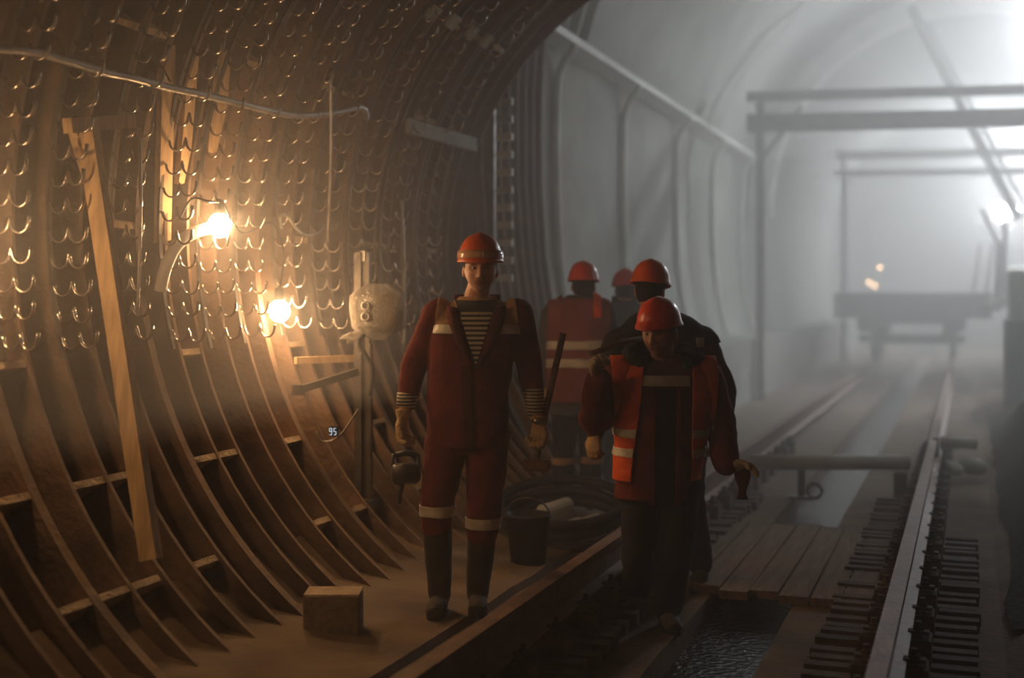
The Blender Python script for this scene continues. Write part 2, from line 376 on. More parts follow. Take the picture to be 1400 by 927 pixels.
# pipe stub right of the right rail with pale sacks below
q = onz(1305, 606, .22); t = thing('pipe_stub', (q.x, q.y, 0), 'short pale pipe stub right of the right rail', 'pipe')
MB().tube([(-.12, 0, .22), (.04, 0, .222), (.045, 0, .222), (.19, .02, .22)], [.055, .055, .05, .052], 14).build('pipe_barrel', M_pale, t, True)
MB().box((-.16, .02, .12), (.05, .12, .30)).build('bracket', M_steel, t)
for i, (dx, dy, r, lb) in enumerate(((-.02, -.24, .085, 'nearer pale stone under the pipe stub'), (.16, -.10, .10, 'larger pale stone under the pipe stub'))):
    mb = MB().ball((0, 0, 0), (r*1.3, r, r*.8), 2)
    for v in mb.bm.verts: v.co += v.co.normalized()*.03*noise.noise(v.co*12+Vector((i*7, 0, 0)))
    mb.build('stone', M_pale, smooth=True, label=lb, cat='stone', group='stones beside the right rail', loc=(q.x+dx, q.y+dy, r*.62-.03))
# spoil heap on the right
mb = MB(); rs = []
for i in range(24):
    y = 6.6+i*.53; hgt = math.sin(min(1, (y-6.4)/6.0)*math.pi/2)*max(0, min(1, (19.0-y)/4)); row = []
    for j in range(12):
        x = .22+j*(.18 if y > 9.7 else .05); f = math.sin(min(1, j/7)*math.pi/2)**1.3
        row.append(Vector((x+.06*noise.noise(Vector((x*2, y*2, 5))), y, max(-.05, 1.35*hgt*f*(1 if y > 9.7 else .45)+.16*noise.noise(Vector((x*2.3, y*1.6, 0)))*f*hgt-.04))))
    rs.append(row)
mb.rings(rs, closed=False); mb.build('spoil_heap', M_mud, smooth=True, label='dark heap of spoil along the right side of the track', cat='heap')
# ================================================================== LEFT WALL FITTINGS
hk = MB()
pts = []
for j in range(2):
    cx = .047+.094*j
    for k in range(9):
        a = math.pi+math.pi*k/8; pts.append(Vector((cx+.043*math.cos(a), 0, .012+.047*math.sin(a))))
    if j == 0: pts.append(Vector((.094, 0, .030)))
pts = [Vector((-.02, 0, .02))]+pts+[Vector((.186, 0, .035))]
hk.tube(pts, [(.0055, .011)]*len(pts), 6, ref=(0, 0, 1)); hk = hk.mesh('hook', True)
RACKS = [3.45, 3.85, 4.26, 4.62, 5.04, 5.45, 5.78, 6.12, 6.55, 7.0, 7.5, 8.0, 8.6]
names = ('first', 'second', 'third', 'fourth', 'fifth', 'sixth', 'seventh', 'eighth', 'ninth', 'tenth', 'eleventh', 'twelfth', 'thirteenth')
for i, y in enumerate(RACKS):
    a0 = 193+random.uniform(-1, 1); base = ringpt(a0+2, R-.02, y)
    t = thing('cable_rack', base, 'cable rack of paired steel hooks on the ribs, %s from the left' % names[i], 'cable rack', 'cable racks on the left wall')
    mb = MB(); rs = []
    n = 24
    for k in range(n+1):
        a = a0+2-(a0+2-118)*k/n
        rs.append([ringpt(a, R-.010, y+.013)-base, ringpt(a, R-.010, y-.013)-base, ringpt(a, R-.022, y-.013)-base, ringpt(a, R-.022, y+.013)-base])
    mb.rings(rs); mb.build('strip', M_strip, t)
    for k in range(22):
        a = a0-k*3.06
        if a < 120: break
        o = link('hook', hk, M_hook, t, loc=ringpt(a, R-.03, y)-base+Vector((0, 0, random.uniform(-.004, .004))), rot=(0, random.uniform(-.06, .06), random.uniform(-.1, .1)))
# far rack seen as a column of blocks
t = thing('bracket_column', onx(690, 380, -3.6), 'far column of pale brackets beside the end of the ribbed lining', 'bracket')
bb = MB().box((0, 0, 0), (.14, .05, .06)).mesh('bracket')
for k in range(11): link('bracket', bb, M_pale, t, loc=(0, 0, .145*k))
MB().box((-.10, 0, .72), (.03, .05, 1.7)).build('strip', M_steel, t)
# hose slung along the hooks
hp = [onring(u, v, 2.13) for u, v in ((-40, 62), (0, 66), (45, 70), (90, 82), (140, 98), (180, 106), (225, 118), (262, 126), (310, 137), (350, 147), (395, 157), (430, 157), (462, 153), (488, 147), (498, 150), (501, 162))]
t = thing('slung_hose', (0, 0, 0), 'long grey metal hose slung along the upper left wall', 'hose')
cps = bez(hp, 10); rad = [.019*(1+.10*(k % 2)) for k in range(len(cps))]
MB().tube(cps, rad, 10).build('hose_body', M_hose, t, True)
for k in (30, 62, 95, 128): MB().tube([cps[k]+Vector((0, 0, .03)), cps[k]+Vector((-.05, .01, .10)), cps[k]+Vector((-.13, .02, .16))], .006, 6).build('hanger_wire', M_steel, t)
# leaning timber strut with crosspiece
t = thing('timber_strut', onring(208, 770, 2.2), 'long raw timber strut leaning on the ribs with a crosspiece on top', 'timber')
a, b = loc_of(t, onring(118, 165, 2.16)), loc_of(t, onring(207, 765, 2.2)); MB().beam(a, b, .085, .05, (0, 1, 0)).build('strut', M_wood, t)
a, b = loc_of(t, onring(98, 165, 2.19)), loc_of(t, onring(142, 310, 2.21)); MB().beam(a, b, .05, .035, (0, 1, 0)).build('slat', M_wood, t)
a, b = loc_of(t, onring(92, 172, 2.13)), loc_of(t, onring(180, 166, 2.13)); MB().beam(a, b, .05, .065, (0, 0, 1)).build('crosspiece', M_wood, t)
# pale strips in the pockets behind the upper bulb, lamplight put into their colour
for i, (u0, v0, u1, v1, wd, lb) in enumerate(((228, 62, 222, 330, .11, 'tall pale strip of painted lamplight in the ribs above the upper bulb'), (262, 75, 248, 250, .09, 'narrow pale strip of painted lamplight between the ribs right of the tall strip'), (305, 70, 296, 205, .12, 'short pale strip of painted lamplight high between the ribs above the bulbs'))):
    a, b = onring(u0, v0, 2.31), onring(u1, v1, 2.31)
    t = MB().beam(a-(a+b)/2, b-(a+b)/2, wd, .03, (1, 0, 0)).build('lamplit_strip', M_wood, label=lb, cat='board', group='painted lamplit strips in the ribs', loc=(a+b)/2)
# ropes hanging down
for i, (u0, v0, u1, v1, lb) in enumerate(((452, 100, 448, 330, 'thin pale rope hanging right of the bulbs'), (191, 175, 188, 430, 'thin wire hanging left of the curved lamp arm'), (549, 275, 552, 480, 'thin upright steel rod right of the wrapped box'))):
    a, b = onring(u0, v0, 2.1), onring(u1, v1, 2.1)
    MB().tube(bez([a, (a+b)/2+Vector((.01, 0, 0)), b], 5), .008 if i < 2 else .012, 6).build('hanging_rod' if i == 2 else 'hanging_rope', M_hose, smooth=True, label=lb, cat='rod' if i == 2 else 'rope')
# board and plates further along
a, b = onring(557, 172, 2.2), onring(650, 198, 2.2)
MB().beam(a-(a+b)/2, b-(a+b)/2, .03, .10, (0, 0, 1)).build('wall_board', M_conc2, label='pale board fixed along the far ribs above the man in front', cat='board', loc=(a+b)/2)
for i, (u, v) in enumerate(((593, 18), (620, 30), (645, 45), (665, 56))):
    a = onring(u, v, 2.24); MB().box((0, 0, 0), (.03, .10, .10)).build('wall_plate', M_conc2, label='%s small square plate in the row high on the far ribs' % ('first', 'second', 'third', 'last')[i], cat='plate', group='square plates on the far ribs', loc=a, rot=(0, .8, 0))
# post with brackets
D = 7.45
def L(u, v, d=D): return at(u, v, d)
t = thing('steel_post', L(500, 690), 'upright steel channel post carrying the plastic-wrapped box', 'post')
bs = t.location
for u0, u1, ut in ((486, 491, 492), (499, 503, 503)):
    a, b = loc_of(t, L(u1, 690)), loc_of(t, L(ut-2, 345))
    MB().beam(a, b, .045, .03, (0, 1, 0)).build('channel', M_steel, t)
a, b = loc_of(t, L(490, 678)), loc_of(t, L(490, 345)); MB().box(loc_of(t, L(497, 350)), (.03, .03, .06)).build('cap', M_pale, t)
MB().tube([loc_of(t, L(507, 680, D-.04)), loc_of(t, L(507, 470, D-.04))], .012, 8).build('conduit', M_steel, t)
MB().box(loc_of(t, L(497, 685)), (.16, .12, .03)).build('foot_plate', M_steel, t)
a, b = L(408, 533, 7.2), L(489, 508, 7.35)
t2 = MB().beam(a-(a+b)/2, b-(a+b)/2, .05, .04).box(a-(a+b)/2, (.05, .06, .06)).build('brace_channel', M_steel, label='dark steel channel brace running from the ribs to the post', cat='brace', loc=(a+b)/2)
a, b = L(404, 493, 7.35), L(482, 490, 7.55)
MB().beam(a-(a+b)/2, b-(a+b)/2, .04, .04).build('batten', M_wood, label='short pale wooden batten level between ribs and post', cat='batten', loc=(a+b)/2)
# the wrapped box
bx = L(516, 425, D-.14); t = thing('wrapped_box', bx-Vector((0, 0, .13)), 'electrical box wrapped in clear plastic on the steel post', 'box')
mb = MB().box((0, 0, .13), (.22, .15, .20), Matrix.Rotation(TH, 3, 'Z')); mb.build('case', M_woodd, t)
MB().box(Matrix.Rotation(TH, 3, 'Z') @ Vector((-.045, -.08, .13)), (.11, .02, .17), Matrix.Rotation(TH, 3, 'Z')).build('cover_plate', M_pale, t)
mb = MB(); rs = []
for i in range(15):
    z = -.035+.32*i/14; g = min(1, math.sin(math.pi*(i+.9)/16)*1.5); row = []
    for k in range(28):
        an = k*2*math.pi/28; n = 1+.16*noise.noise(Vector((math.cos(an)*2.5, math.sin(an)*2.5, z*9)))+.10*noise.noise(Vector((math.cos(an)*7, math.sin(an)*7, z*6)))
        ex = abs(math.cos(an))**.6*(1 if math.cos(an) > 0 else -1); ey = abs(math.sin(an))**.6*(1 if math.sin(an) > 0 else -1)
        row.append(Matrix.Rotation(TH, 3, 'Z') @ Vector((ex*.152*g*n, ey*.105*g*n, z)))
    rs.append(row)
mb.rings(rs); mb.build('plastic_film', M_film, t, True)
for dz in (.13, .19): MB().lathe([(.026, 0), (.026, .02), (.016, .022), (.016, .002)], 14, Matrix.Rotation(TH, 3, 'Z') @ Vector((-.055, -.10, dz-.03)), (.33, -.94, 0)).build('cable_gland', M_white, t, True)
MB().tube(bez([Matrix.Rotation(TH, 3, 'Z') @ Vector(q) for q in ((-.07, -.05, 0), (-.10, -.06, -.05), (-.06, -.06, -.12), (-.02, -.06, -.2), (-.04, 0, -.35))], 5), .013, 8).build('power_cable', M_black, t, True)
mb = MB().ball((-.13, -.08, -.02), (.05, .03, .03), 2)
for v in mb.bm.verts: v.co += Vector((noise.noise(v.co*40), noise.noise(v.co*41+Vector((3, 0, 0))), noise.noise(v.co*39)))*.03
mb.build('film_knot', M_film, t, True)
# small gauge with lit digits on a cable loop
g = at(455, 590, 7.1); t = thing('digital_gauge', g, 'tiny gauge with glowing white digits hanging on a cable loop', 'gauge')
RZ = Matrix.Rotation(TH, 3, 'Z')
MB().box((0, .015, 0), (.05, .025, .055), RZ).build('case', M_black, t)
M_dig = emit('digit_glow', (.8, .9, 1), .7); mb = MB()
def seg7(ch, ox):
    w_, h_ = .012, .036
    sg = {'9': 'abcdfg', '5': 'acdfg'}[ch]; P = {'a': (0, h_/2, w_, .004), 'g': (0, 0, w_, .004), 'd': (0, -h_/2, w_, .004), 'f': (-w_/2, h_/4, .004, h_/2), 'b': (w_/2, h_/4, .004, h_/2), 'e': (-w_/2, -h_/4, .004, h_/2), 'c': (w_/2, -h_/4, .004, h_/2)}
    for k in sg: x, z, ww, hh = P[k]; mb.box(RZ @ Vector((ox+x, -.002, z)), (ww, .003, hh), RZ)
seg7('9', -.012); seg7('5', .012); mb.build('digits', M_dig, t)
MB().tube(bez([loc_of(t, at(u, v, 7.14)) for u, v in ((432, 590), (440, 603), (455, 602), (468, 592), (478, 578), (490, 560))], 5), .006, 6).build('cable', M_hose, t, True)
# loose cable loop near the bulbs
MB().tube(bez([onring(u, v, 2.08) for u, v in ((385, 312), (383, 296), (393, 295), (405, 312), (420, 322), (438, 316), (442, 306))], 5), .008, 6).build('loose_cable', M_hose, smooth=True, label='thin loose cable looping right of the upper bulb', cat='cable')
# timber block on the floor
bp = onz(442, 872, .02); t = thing('timber_block', (bp.x, bp.y+.10, 0), 'squat timber block standing on the floor at the foot of the ribs', 'block', rz=TH)
mb = MB().box((0, 0, .105), (.255, .17, .19)); bmesh.ops.bevel(mb.bm, geom=mb.bm.edges[:], offset=.008, segments=1, affect='EDGES'); mb.build('block', M_woodd, t)
mb = MB().box((0, 0, .205), (.25, .17, .012))
mb.build('dust_cap', M_dirt, t)
# hose coil, pipe offcuts and bucket behind the men
hc = onz(768, 712, .12); t = thing('hose_coil', (hc.x, hc.y, 0), 'thick black hose loop lying behind the man in front', 'hose')
for j, (r, zz) in enumerate(((.40, .10), (.385, .17), (.41, .24))):
    MB().tube([Vector((r*math.cos(k*math.pi/18)*1.0, r*math.sin(k*math.pi/18)*.75, zz+.10*math.sin(k*math.pi/18))) for k in range(36)], .034, 8, closedpath=True).build('turn', M_black, t, True)
for i, (dx, dy, dz, lb) in enumerate(((-.16, -.08, .08, 'left pale pipe offcut inside the hose loop'), (.05, -.07, .08, 'right pale pipe offcut inside the hose loop'), (-.05, .02, .19, 'upper pale pipe offcut lying on the others in the hose loop'), (.14, .06, .09, 'rear pale pipe offcut inside the hose loop'))):
    d = Vector((.45, .88, .10)).normalized()
    MB().tube([-d*.12, d*.12], .052, 14).build('pipe_offcut', M_pale, label=lb, cat='pipe', group='pale pipe offcuts in the hose loop', loc=(hc.x+dx, hc.y+dy, dz))
bk = onz(722, 770, .0); t = thing('bucket', (bk.x, bk.y, 0), 'black bucket standing behind the man in front', 'bucket')
MB().lathe([(.10, 0), (.13, .27), (.138, .275), (.138, .29), (.122, .29), (.095, .02)], 20).build('pail', M_black, t, True)
MB().tube([Vector((.135*math.cos(k*math.pi/10), 0, .28+.10*math.sin(k*math.pi/10))) for k in range(11)], .005, 6).build('handle', M_steel, t, True)
# ================================================================== FAR CHAMBER
def portal(y, xs, zt, beams, label):
    t = thing('portal_frame', (xs[0], y, 0), label, 'frame', 'steel portal frames in the fog', rz=.17)
    for x in xs: MB().box((x-xs[0], 0, zt/2), (.12, .12, zt)).build('post', M_grey, t)
    for z, h_ in beams: MB().box(((xs[-1]-xs[0])/2, 0, z), (xs[-1]-xs[0]+.4, .14, h_)).build('beam', M_grey, t)
    for x in xs[:2]: MB().beam((x-xs[0], 0, zt-.9), (x-xs[0]+.6, 0, zt-.1), .06, .06).build('gusset', M_grey, t)
    return t
portal(19.2, (-2.92, 2.9), 4.45, ((H+2.96, .14), (H+2.56, .26)), 'nearer steel portal frame standing across the foggy track')
portal(30.5, (-2.72, 2.7), 4.9, ((H+3.25, .2), (H+2.82, .16)), 'further steel portal frame faint in the fog')
# wagon
wy = 26.6; t = thing('flat_wagon', (-1.06, wy, 0), 'flat rail wagon standing on the track deep in the fog', 'wagon')
MB().box((0, 1.6, H-.20), (3.0, 3.4, .50)).build('deck', M_mud, t)
MB().box((0, 1.6, H-.50), (1.5, 3.2, .12)).build('underframe', M_mud, t)
for sx in (-1, 1): MB().box((sx*.68, 1.6, H-.66), (.22, 3.0, .26)).build('side_frame', M_mud, t)
MB().box((0, .0, H-.86), (2.0, .12, .14)).build('head_stock', M_mud, t)
for sx in (-1, 1):
    b_ = MB().lathe([(.06, 0), (.06, .25), (.18, .26), (.18, .30)], 14, (sx*.85, -.1, H-.55), (0, -1, 0)).build('buffer', M_mud, t)
    for yy in (.6, 2.6): MB().lathe([(.42, -.05), (.44, -.04), (.40, .0), (.40, .06)], 20, (sx*.76, yy, ZR+.40), (1, 0, 0)).build('wheel', M_mud, t)
for yy in (.6, 2.6): MB().tube([(-.8, yy, ZR+.40), (.8, yy, ZR+.40)], .07, 10).build('axle', M_mud, t)
for x in (1.15, 1.38): MB().beam((x, .1, H+.05), (x+.12, .1, H+1.0), .05, .05).build('stanchion', M_mud, t)
# small orange lights far off
for i, (u, v) in enumerate(((1188, 386), (1196, 391), (1203, 366))):
    p = at(u, v, 31); MB().ball((0, 0, 0), .05, 2).build('marker_lamp', emit('marker_glow', (1, .62, .35), 22), smooth=True, label=('left small orange light', 'right small orange light', 'topmost small orange light')[i]+' far off above the wagon', cat='lamp', group='orange lights in the fog', loc=p)
# machine at the right edge with boom and mast
md = 20.5; t = thing('boom_machine', onz(1395, 560, .0)*1.0, 'tracked machine at the right edge with a long raised boom', 'machine'); t.location = (.9, 19.4, 0)
def q(u, v, d=md): return loc_of(t, at(u, v, d))
MB().box((.15, .5, 1.55), (1.0, 1.6, .7)).build('body', M_grey, t)
MB().box((.15, .5, .6), (1.1, 1.9, 1.2)).build('chassis', M_mud, t)
MB().beam(q(1245, 8), q(1392, 300), .10, .12).build('boom', M_grey, t)
MB().beam(q(1268, 30, md+.3), q(1402, 285, md+.3), .05, .05).build('boom_tie', M_grey, t)
MB().beam(q(1342, 285), q(1366, 335), .06, .06).build('mast', M_grey, t); MB().beam(q(1366, 330), q(1363, 425), .08, .08).build('mast_leg', M_grey, t)
MB().beam(q(1374, 300), q(1372, 420), .06, .06).build('mast_post', M_grey, t)
MB().lathe([(.02, 0), (.16, .02), (.2, .12), (.14, .22), (.02, .24)], 16, q(1392, 384)).build('drum', M_pale, t, True)
MB().box(q(1384, 446), (.24, .1, .10)).build('plate', M_pale, t); MB().tube([q(1376, 455), q(1376, 480)], .02, 6).build('drip_pipe', M_pale, t)
MB().tube(bez([q(1350, 418), q(1378, 405), q(1396, 425), q(1410, 400)], 4), .05, 8).build('hydraulic_hose', M_pale, t, True)
# dark iron ribs on the chamber wall next to the lining
vrib = MB(); vrib.rings([[Vector((x+.10, -.02, z)), Vector((x+.10, .02, z)), Vector((x-.05, .02, z)), Vector((x-.05, -.02, z))] for x, z in ((-3.07, 0), (-3.34, .45), (-3.60, .95), (-3.70, 1.35), (-3.78, 1.9), (-3.83, 2.6), (-3.83, 3.4), (-3.79, 4.0))]); vrib = vrib.mesh('wall_rib')
for k in range(8): link('wall_rib', vrib, M_iron, wc, loc=(0, 9.75+k*.22, 0))
MB().rings([[Vector((x+.025, 9.62, z)), Vector((x+.025, 11.55, z))] for x, z in ((-3.60, .95), (-3.70, 1.35), (-3.78, 1.9), (-3.83, 2.6), (-3.83, 3.4), (-3.79, 4.0))], closed=False).build('iron_panel', M_panel, wc)
# ================================================================== PEOPLE
M_burg = mat('burgundy_workwear', (.17, .033, .025), .9, 0, .25, 9, .35, 120, .15)
M_burgd = mat('dark_burgundy_workwear', (.10, .022, .018), .9, 0, .3, 9, .35, 120, .15)
M_burgm = mat('worn_burgundy_workwear', (.17, .034, .026), .9, 0, .3, 9, .35, 120, .15)
M_tan = mat('tan_yoke_cloth', (.46, .27, .14), .9, 0, .2, 9, .3, 120, .15)
M_refl = mat('reflective_tape', (.66, .58, .46), .45, .1, .18, 14, .2, 90, .6)
M_orange = mat('orange_vest_cloth', (.80, .115, .02), .8, 0, .2, 8, .3, 100, .2)
M_redvest = mat('dusty_red_vest_cloth', (.27, .075, .065), .85, 0, .2, 8, .3, 100, .2)
M_helm = mat('orange_helmet_shell', (.72, .115, .02), .3, 0, .12, 6, .05, 40, .5)
M_helm2 = mat('red_helmet_shell', (.66, .07, .025), .3, 0, .12, 6, .05, 40, .5)
M_dark = mat('black_padded_cloth', (.022, .020, .020), .9, 0, .3, 9, .4, 90, .2)
M_trouserd = mat('dark_trouser_cloth', (.028, .026, .030), .9, 0, .3, 9, .35, 100, .15)
M_greycloth = mat('grey_jacket_cloth', (.085, .085, .09), .9, 0, .25, 9, .35, 100, .15)
M_boot = mat('black_rubber_boot', (.030, .024, .020), .8, 0, .3, 9, .3, 50, .4, col2=(.075, .052, .034))
M_glove = mat('ochre_work_glove', (.50, .33, .17), .9, 0, .25, 16, .4, 120, .1)
M_glovew = mat('pale_work_glove', (.66, .52, .34), .85, 0, .25, 16, .4, 120, .2)
M_hair = mat('dark_hair', (.025, .018, .013), .7, 0, .3, 40, .6, 150, .3)
M_clear = mat('cloudy_visor_plastic', (.62, .33, .20), .15, 0, .1, 8, .05, 40, .7)
M_emblem = mat('yellow_emblem', (.80, .58, .22), .5, 0, .1, 20, 0, 40)
M_eye = mat('eye_white', (.34, .27, .22), .25, 0, .05, 10, 0, 10); M_iris = mat('dark_iris', (.03, .02, .015), .2, 0, .1, 10, 0, 10)
M_stripe = stripes('striped_sailor_shirt', (.05, .045, .05), (.60, .50, .36), .0235, .5)
M_cuff = stripes('striped_sailor_cuff', (.06, .05, .05), (.58, .48, .34), .0165, .5)
M_neck = mat('dark_knit_neckband', (.05, .045, .05), .95, 0, .2, 30, .4, 150)
def mat_skin(name, base, lip, dark):
    m = bpy.data.materials.new(name); m.use_nodes = True; N = m.node_tree.nodes; L_ = m.node_tree.links; p = N['Principled BSDF']
    p.inputs['Roughness'].default_value = .55
    at_ = N.new('ShaderNodeVertexColor'); at_.layer_name = 'skin'; sp = N.new('ShaderNodeSeparateColor'); L_.new(at_.outputs[0], sp.inputs[0])
    m1 = N.new('ShaderNodeMix'); m1.data_type = 'RGBA'; m1.inputs[6].default_value = (*base, 1); m1.inputs[7].default_value = (*lip, 1); L_.new(sp.outputs[0], m1.inputs[0])
    m2 = N.new('ShaderNodeMix'); m2.data_type = 'RGBA'; m2.inputs[7].default_value = (*dark, 1); L_.new(sp.outputs[1], m2.inputs[0]); L_.new(m1.outputs[2], m2.inputs[6])
    L_.new(m2.outputs[2], p.inputs['Base Color']); return m
M_skin1 = mat_skin('skin_young', (.56, .285, .185), (.36, .09, .07), (.07, .035, .025))
M_skin2 = mat_skin('skin_weathered', (.44, .205, .125), (.30, .11, .08), (.10, .055, .035))

def ev(bm, voxel, smooth=4, name='m'):
    """voxel-fuse overlapping solids of a bmesh into one continuous surface"""
    bmesh.ops.recalc_face_normals(bm, faces=bm.faces)
    me = bpy.data.meshes.new('tmp'); bm.to_mesh(me); bm.free()
    o = bpy.data.objects.new('tmp', me); C.objects.link(o)
    r = o.modifiers.new('r', 'REMESH'); r.mode = 'VOXEL'; r.voxel_size = voxel; r.use_smooth_shade = True
    if smooth: sm = o.modifiers.new('s', 'SMOOTH'); sm.iterations = smooth; sm.factor = .5
    bpy.context.view_layer.update(); dg = bpy.context.evaluated_depsgraph_get()
    m2 = bpy.data.meshes.new_from_object(o.evaluated_get(dg)); bpy.data.objects.remove(o); bpy.data.meshes.remove(me)
    m2.name = name
    for p in m2.polygons: p.use_smooth = True
    return m2
def folds(me, amp, seed, fz=9, fx=5, fine=.4):
    """cloth folds: displaced along the normals"""
    nn = [v.normal.copy() for v in me.vertices]
    for v, n in zip(me.vertices, nn):
        p = v.co; a = noise.noise(Vector((p.x*fx+seed, p.y*fx, p.z*fz+seed*2))); b = noise.noise(Vector((p.x*fx*2.5+p.z*9, p.y*fx*2.5, p.z*fz*2.2+seed)))
        v.co = p+n*(amp*((1-2*abs(a))*.8+fine*b))
    me.update()
def patch(me, planes, off, name, m, parent, test=None, thick=.004):
    """a piece of cloth lying on another: cut by planes (point, outward normal), moved out and given thickness"""
    bm = bmesh.new(); bm.from_mesh(me)
    for co, no in planes:
        bmesh.ops.bisect_plane(bm, geom=bm.verts[:]+bm.edges[:]+bm.faces[:], plane_co=co, plane_no=no, clear_outer=True)
    if test:
        bad = [f for f in bm.faces if not test(f.calc_center_median(), f.normal)]
        bmesh.ops.delete(bm, geom=bad, context='FACES')
    bm.normal_update()
    nn = {v: v.normal.copy() for v in bm.verts}
    for v in bm.verts: v.co += nn[v]*off
    m2 = bpy.data.meshes.new(name); bm.to_mesh(m2); bm.free()
    for p in m2.polygons: p.use_smooth = True
    m2.materials.clear(); m2.materials.append(m)
    o = link(name, m2, m, parent); s = o.modifiers.new('thickness', 'SOLIDIFY'); s.thickness = thick; s.offset = 1
    return o
def ell(mb, rows, seg=24, power=2.3):
    """stack of horizontal superellipses: (z, cx, cy, rx, ry)"""
    rs = []
    for z, cx, cy, rx, ry in rows:
        row = []
        for k in range(seg):
            a = k*2*math.pi/seg; c_, s_ = math.cos(a), math.sin(a)
            row.append(Vector((cx+math.copysign(abs(c_)**(2/power), c_)*rx, cy+math.copysign(abs(s_)**(2/power), s_)*ry, z)))
        rs.append(row)
    mb.rings(rs); return mb
def limb(mb, pts, rad, seg=14, n=4):
    P_ = [Vector(p) for p in pts]; c = bez(P_, n); rr_ = []
    for i in range(len(P_)-1):
        for k in range(n): t = k/n; rr_.append(rad[i]*(1-t)+rad[i+1]*t)
    rr_.append(rad[-1]); mb.tube(c, rr_, seg)
    mb.ball(P_[0], rad[0]*.98, 2); mb.ball(P_[-1], rad[-1]*.98, 2)
def hand(mb, w_, d, n, side, curl, grow=0, spread=.0225, thumb=(.6, .65, .4)):
    d = Vector(d).normalized(); n = Vector(n); n = (n-d*n.dot(d)).normalized(); t = d.cross(n)*side; w_ = Vector(w_)
    mb.tube([w_-d*.03, w_, w_+d*.03, w_+d*.07, w_+d*.098], [(.020+grow, .029+grow), (.020+grow, .030+grow), (.019+grow, .038+grow), (.017+grow, .043+grow), (.011+grow, .040+grow)], 14, ref=n)
    for i in range(4):
        b = w_+d*(.090-(.004 if i in (0, 3) else 0)-(.008 if i == 3 else 0))+t*(spread*(1.5-i)); L_ = (.076, .085, .079, .060)[i]; a = 0; P_ = [b-d*.02, b]; rd = [.0105+grow, .0102+grow]
        for ph, kk in ((.46, .8), (.30, 1.15), (.24, .8)):
            a += curl*kk*(1+.06*i); b = b+(d*math.cos(a)+n*math.sin(a)+t*(.05*(1.5-i))).normalized()*(L_*ph); P_.append(b); rd.append((.0098, .0092, .0075)[len(rd)-2]+grow)
        mb.tube(P_, rd, 10, ref=t); mb.ball(P_[-1], rd[-1]*.97, 2)
    b = w_+d*.028+t*.026; P_ = [b]; rd = [.016+grow]
    for (x, y, z), l_, r_ in ((thumb, .042, .0125), ((.72, .28, .55), .032, .0112), ((.75, .02, .62), .026, .0092)):
        b = b+(d*x+t*y+n*z).normalized()*l_; P_.append(b); rd.append(r_+grow)
    mb.tube(P_, rd, 10, ref=n); mb.ball(P_[-1], rd[-1]*.97, 2)
def g2(x, y, sx, sy): return math.exp(-(x*x)/(2*sx*sx)-(y*y)/(2*sy*sy))
def head_pts(old=0, nu=96, nv=72):
    """head surface, face towards -Y, origin at eye level; nose, brow, sockets, lips and chin pushed out of an egg"""
    rs = []
    for i in range(1, nv):
        ph = math.pi*i/nv; row = []
        for k in range(nu):
            th = 2*math.pi*k/nu; x = math.sin(ph)*math.sin(th); y = -math.sin(ph)*math.cos(th); z = math.cos(ph)
            X_, Y_, Z_ = x*.078, y*.098, z*.118
            Z_ += .004; low = max(0, -z)
            X_ *= 1-.20*low**2.0; Y_ = Y_*(1-.16*low) if y > 0 else Y_*(1-.10*low**2)
            Y_ += -.012*low if y < 0 else -.02*low
            if y < -.15:
                f = 0
                f += .004*g2(Z_-.026, abs(X_)-.028, .008, .02)                                  # brow
                f -= .011*(g2(X_-.031, Z_-.004, .014, .010)+g2(X_+.031, Z_-.004, .014, .010))   # sockets
                tz = max(0, min(1, (.012-Z_)/.05))
                if -.055 < Z_ < .03: f += (.006+.019*tz**1.3)*math.exp(-(X_/(.0085+.006*tz))**2)*max(0, min(1, (Z_+.052)/.012))*min(1, (.03-Z_)/.02)
                f += .005*(g2(X_-.014, Z_+.036, .006, .007)+g2(X_+.014, Z_+.036, .006, .007))   # nostrils
                f += .004*(g2(X_-.046, Z_+.022, .016, .013)+g2(X_+.046, Z_+.022, .016, .013))   # cheekbones
                f -= .004*(g2(X_-.04, Z_+.062, .012, .02)+g2(X_+.04, Z_+.062, .012, .02))
                f += .0045*g2(X_, Z_+.0585, .017, .0042)-.005*g2(X_, Z_+.0645, .021, .0024)+.0055*g2(X_, Z_+.0715, .015, .0048)
                f -= .003*g2(X_, Z_+.082, .018, .005)
                f += .008*g2(X_, Z_+.100, .017, .013)
                if old: f -= .0045*(g2(X_-.03-(Z_+.05)*-.35, Z_+.052, .0035, .018)+g2(X_+.03+(Z_+.05)*-.35, Z_+.052, .0035, .018)); f -= .002*g2(X_, Z_-.05, .03, .003)
                Y_ -= f
            row.append(Vector((X_, Y_, Z_)))
        rs.append(row)
    return rs
def head_cols(me, inv, old):
    ca = me.color_attributes.new('skin', 'FLOAT_COLOR', 'POINT')
    for i, v in enumerate(me.vertices):
        p = inv @ v.co; lip = dk = 0
        if p.y < -.04 and abs(p.z) < .13 and abs(p.x) < .1:
            lip = max(g2(p.x, p.z+.0595, .019, .0055), g2(p.x, p.z+.071, .018, .006))
            lip = max(lip, .35*g2(abs(p.x)-.045, p.z+.03, .015, .014), .3*g2(p.x, p.z+.035, .012, .012))
            dk = .95*max(g2(abs(p.x)-.031, p.z-.023, .014, .0048), 0)
            dk = max(dk, .75*g2(abs(p.x)-.031, p.z-.004, .012, .005), .6*g2(p.x, p.z+.0645, .022, .0018), .5*g2(abs(p.x)-.008, p.z+.045, .004, .0025))
            if p.z < -.05: dk = max(dk, (.30 if not old else .24)*min(1, (-.05-p.z)/.015)*(1-g2(p.x, p.z+.065, .016, .009)))
        ca.data[i].color = (lip, dk, 0, 1)
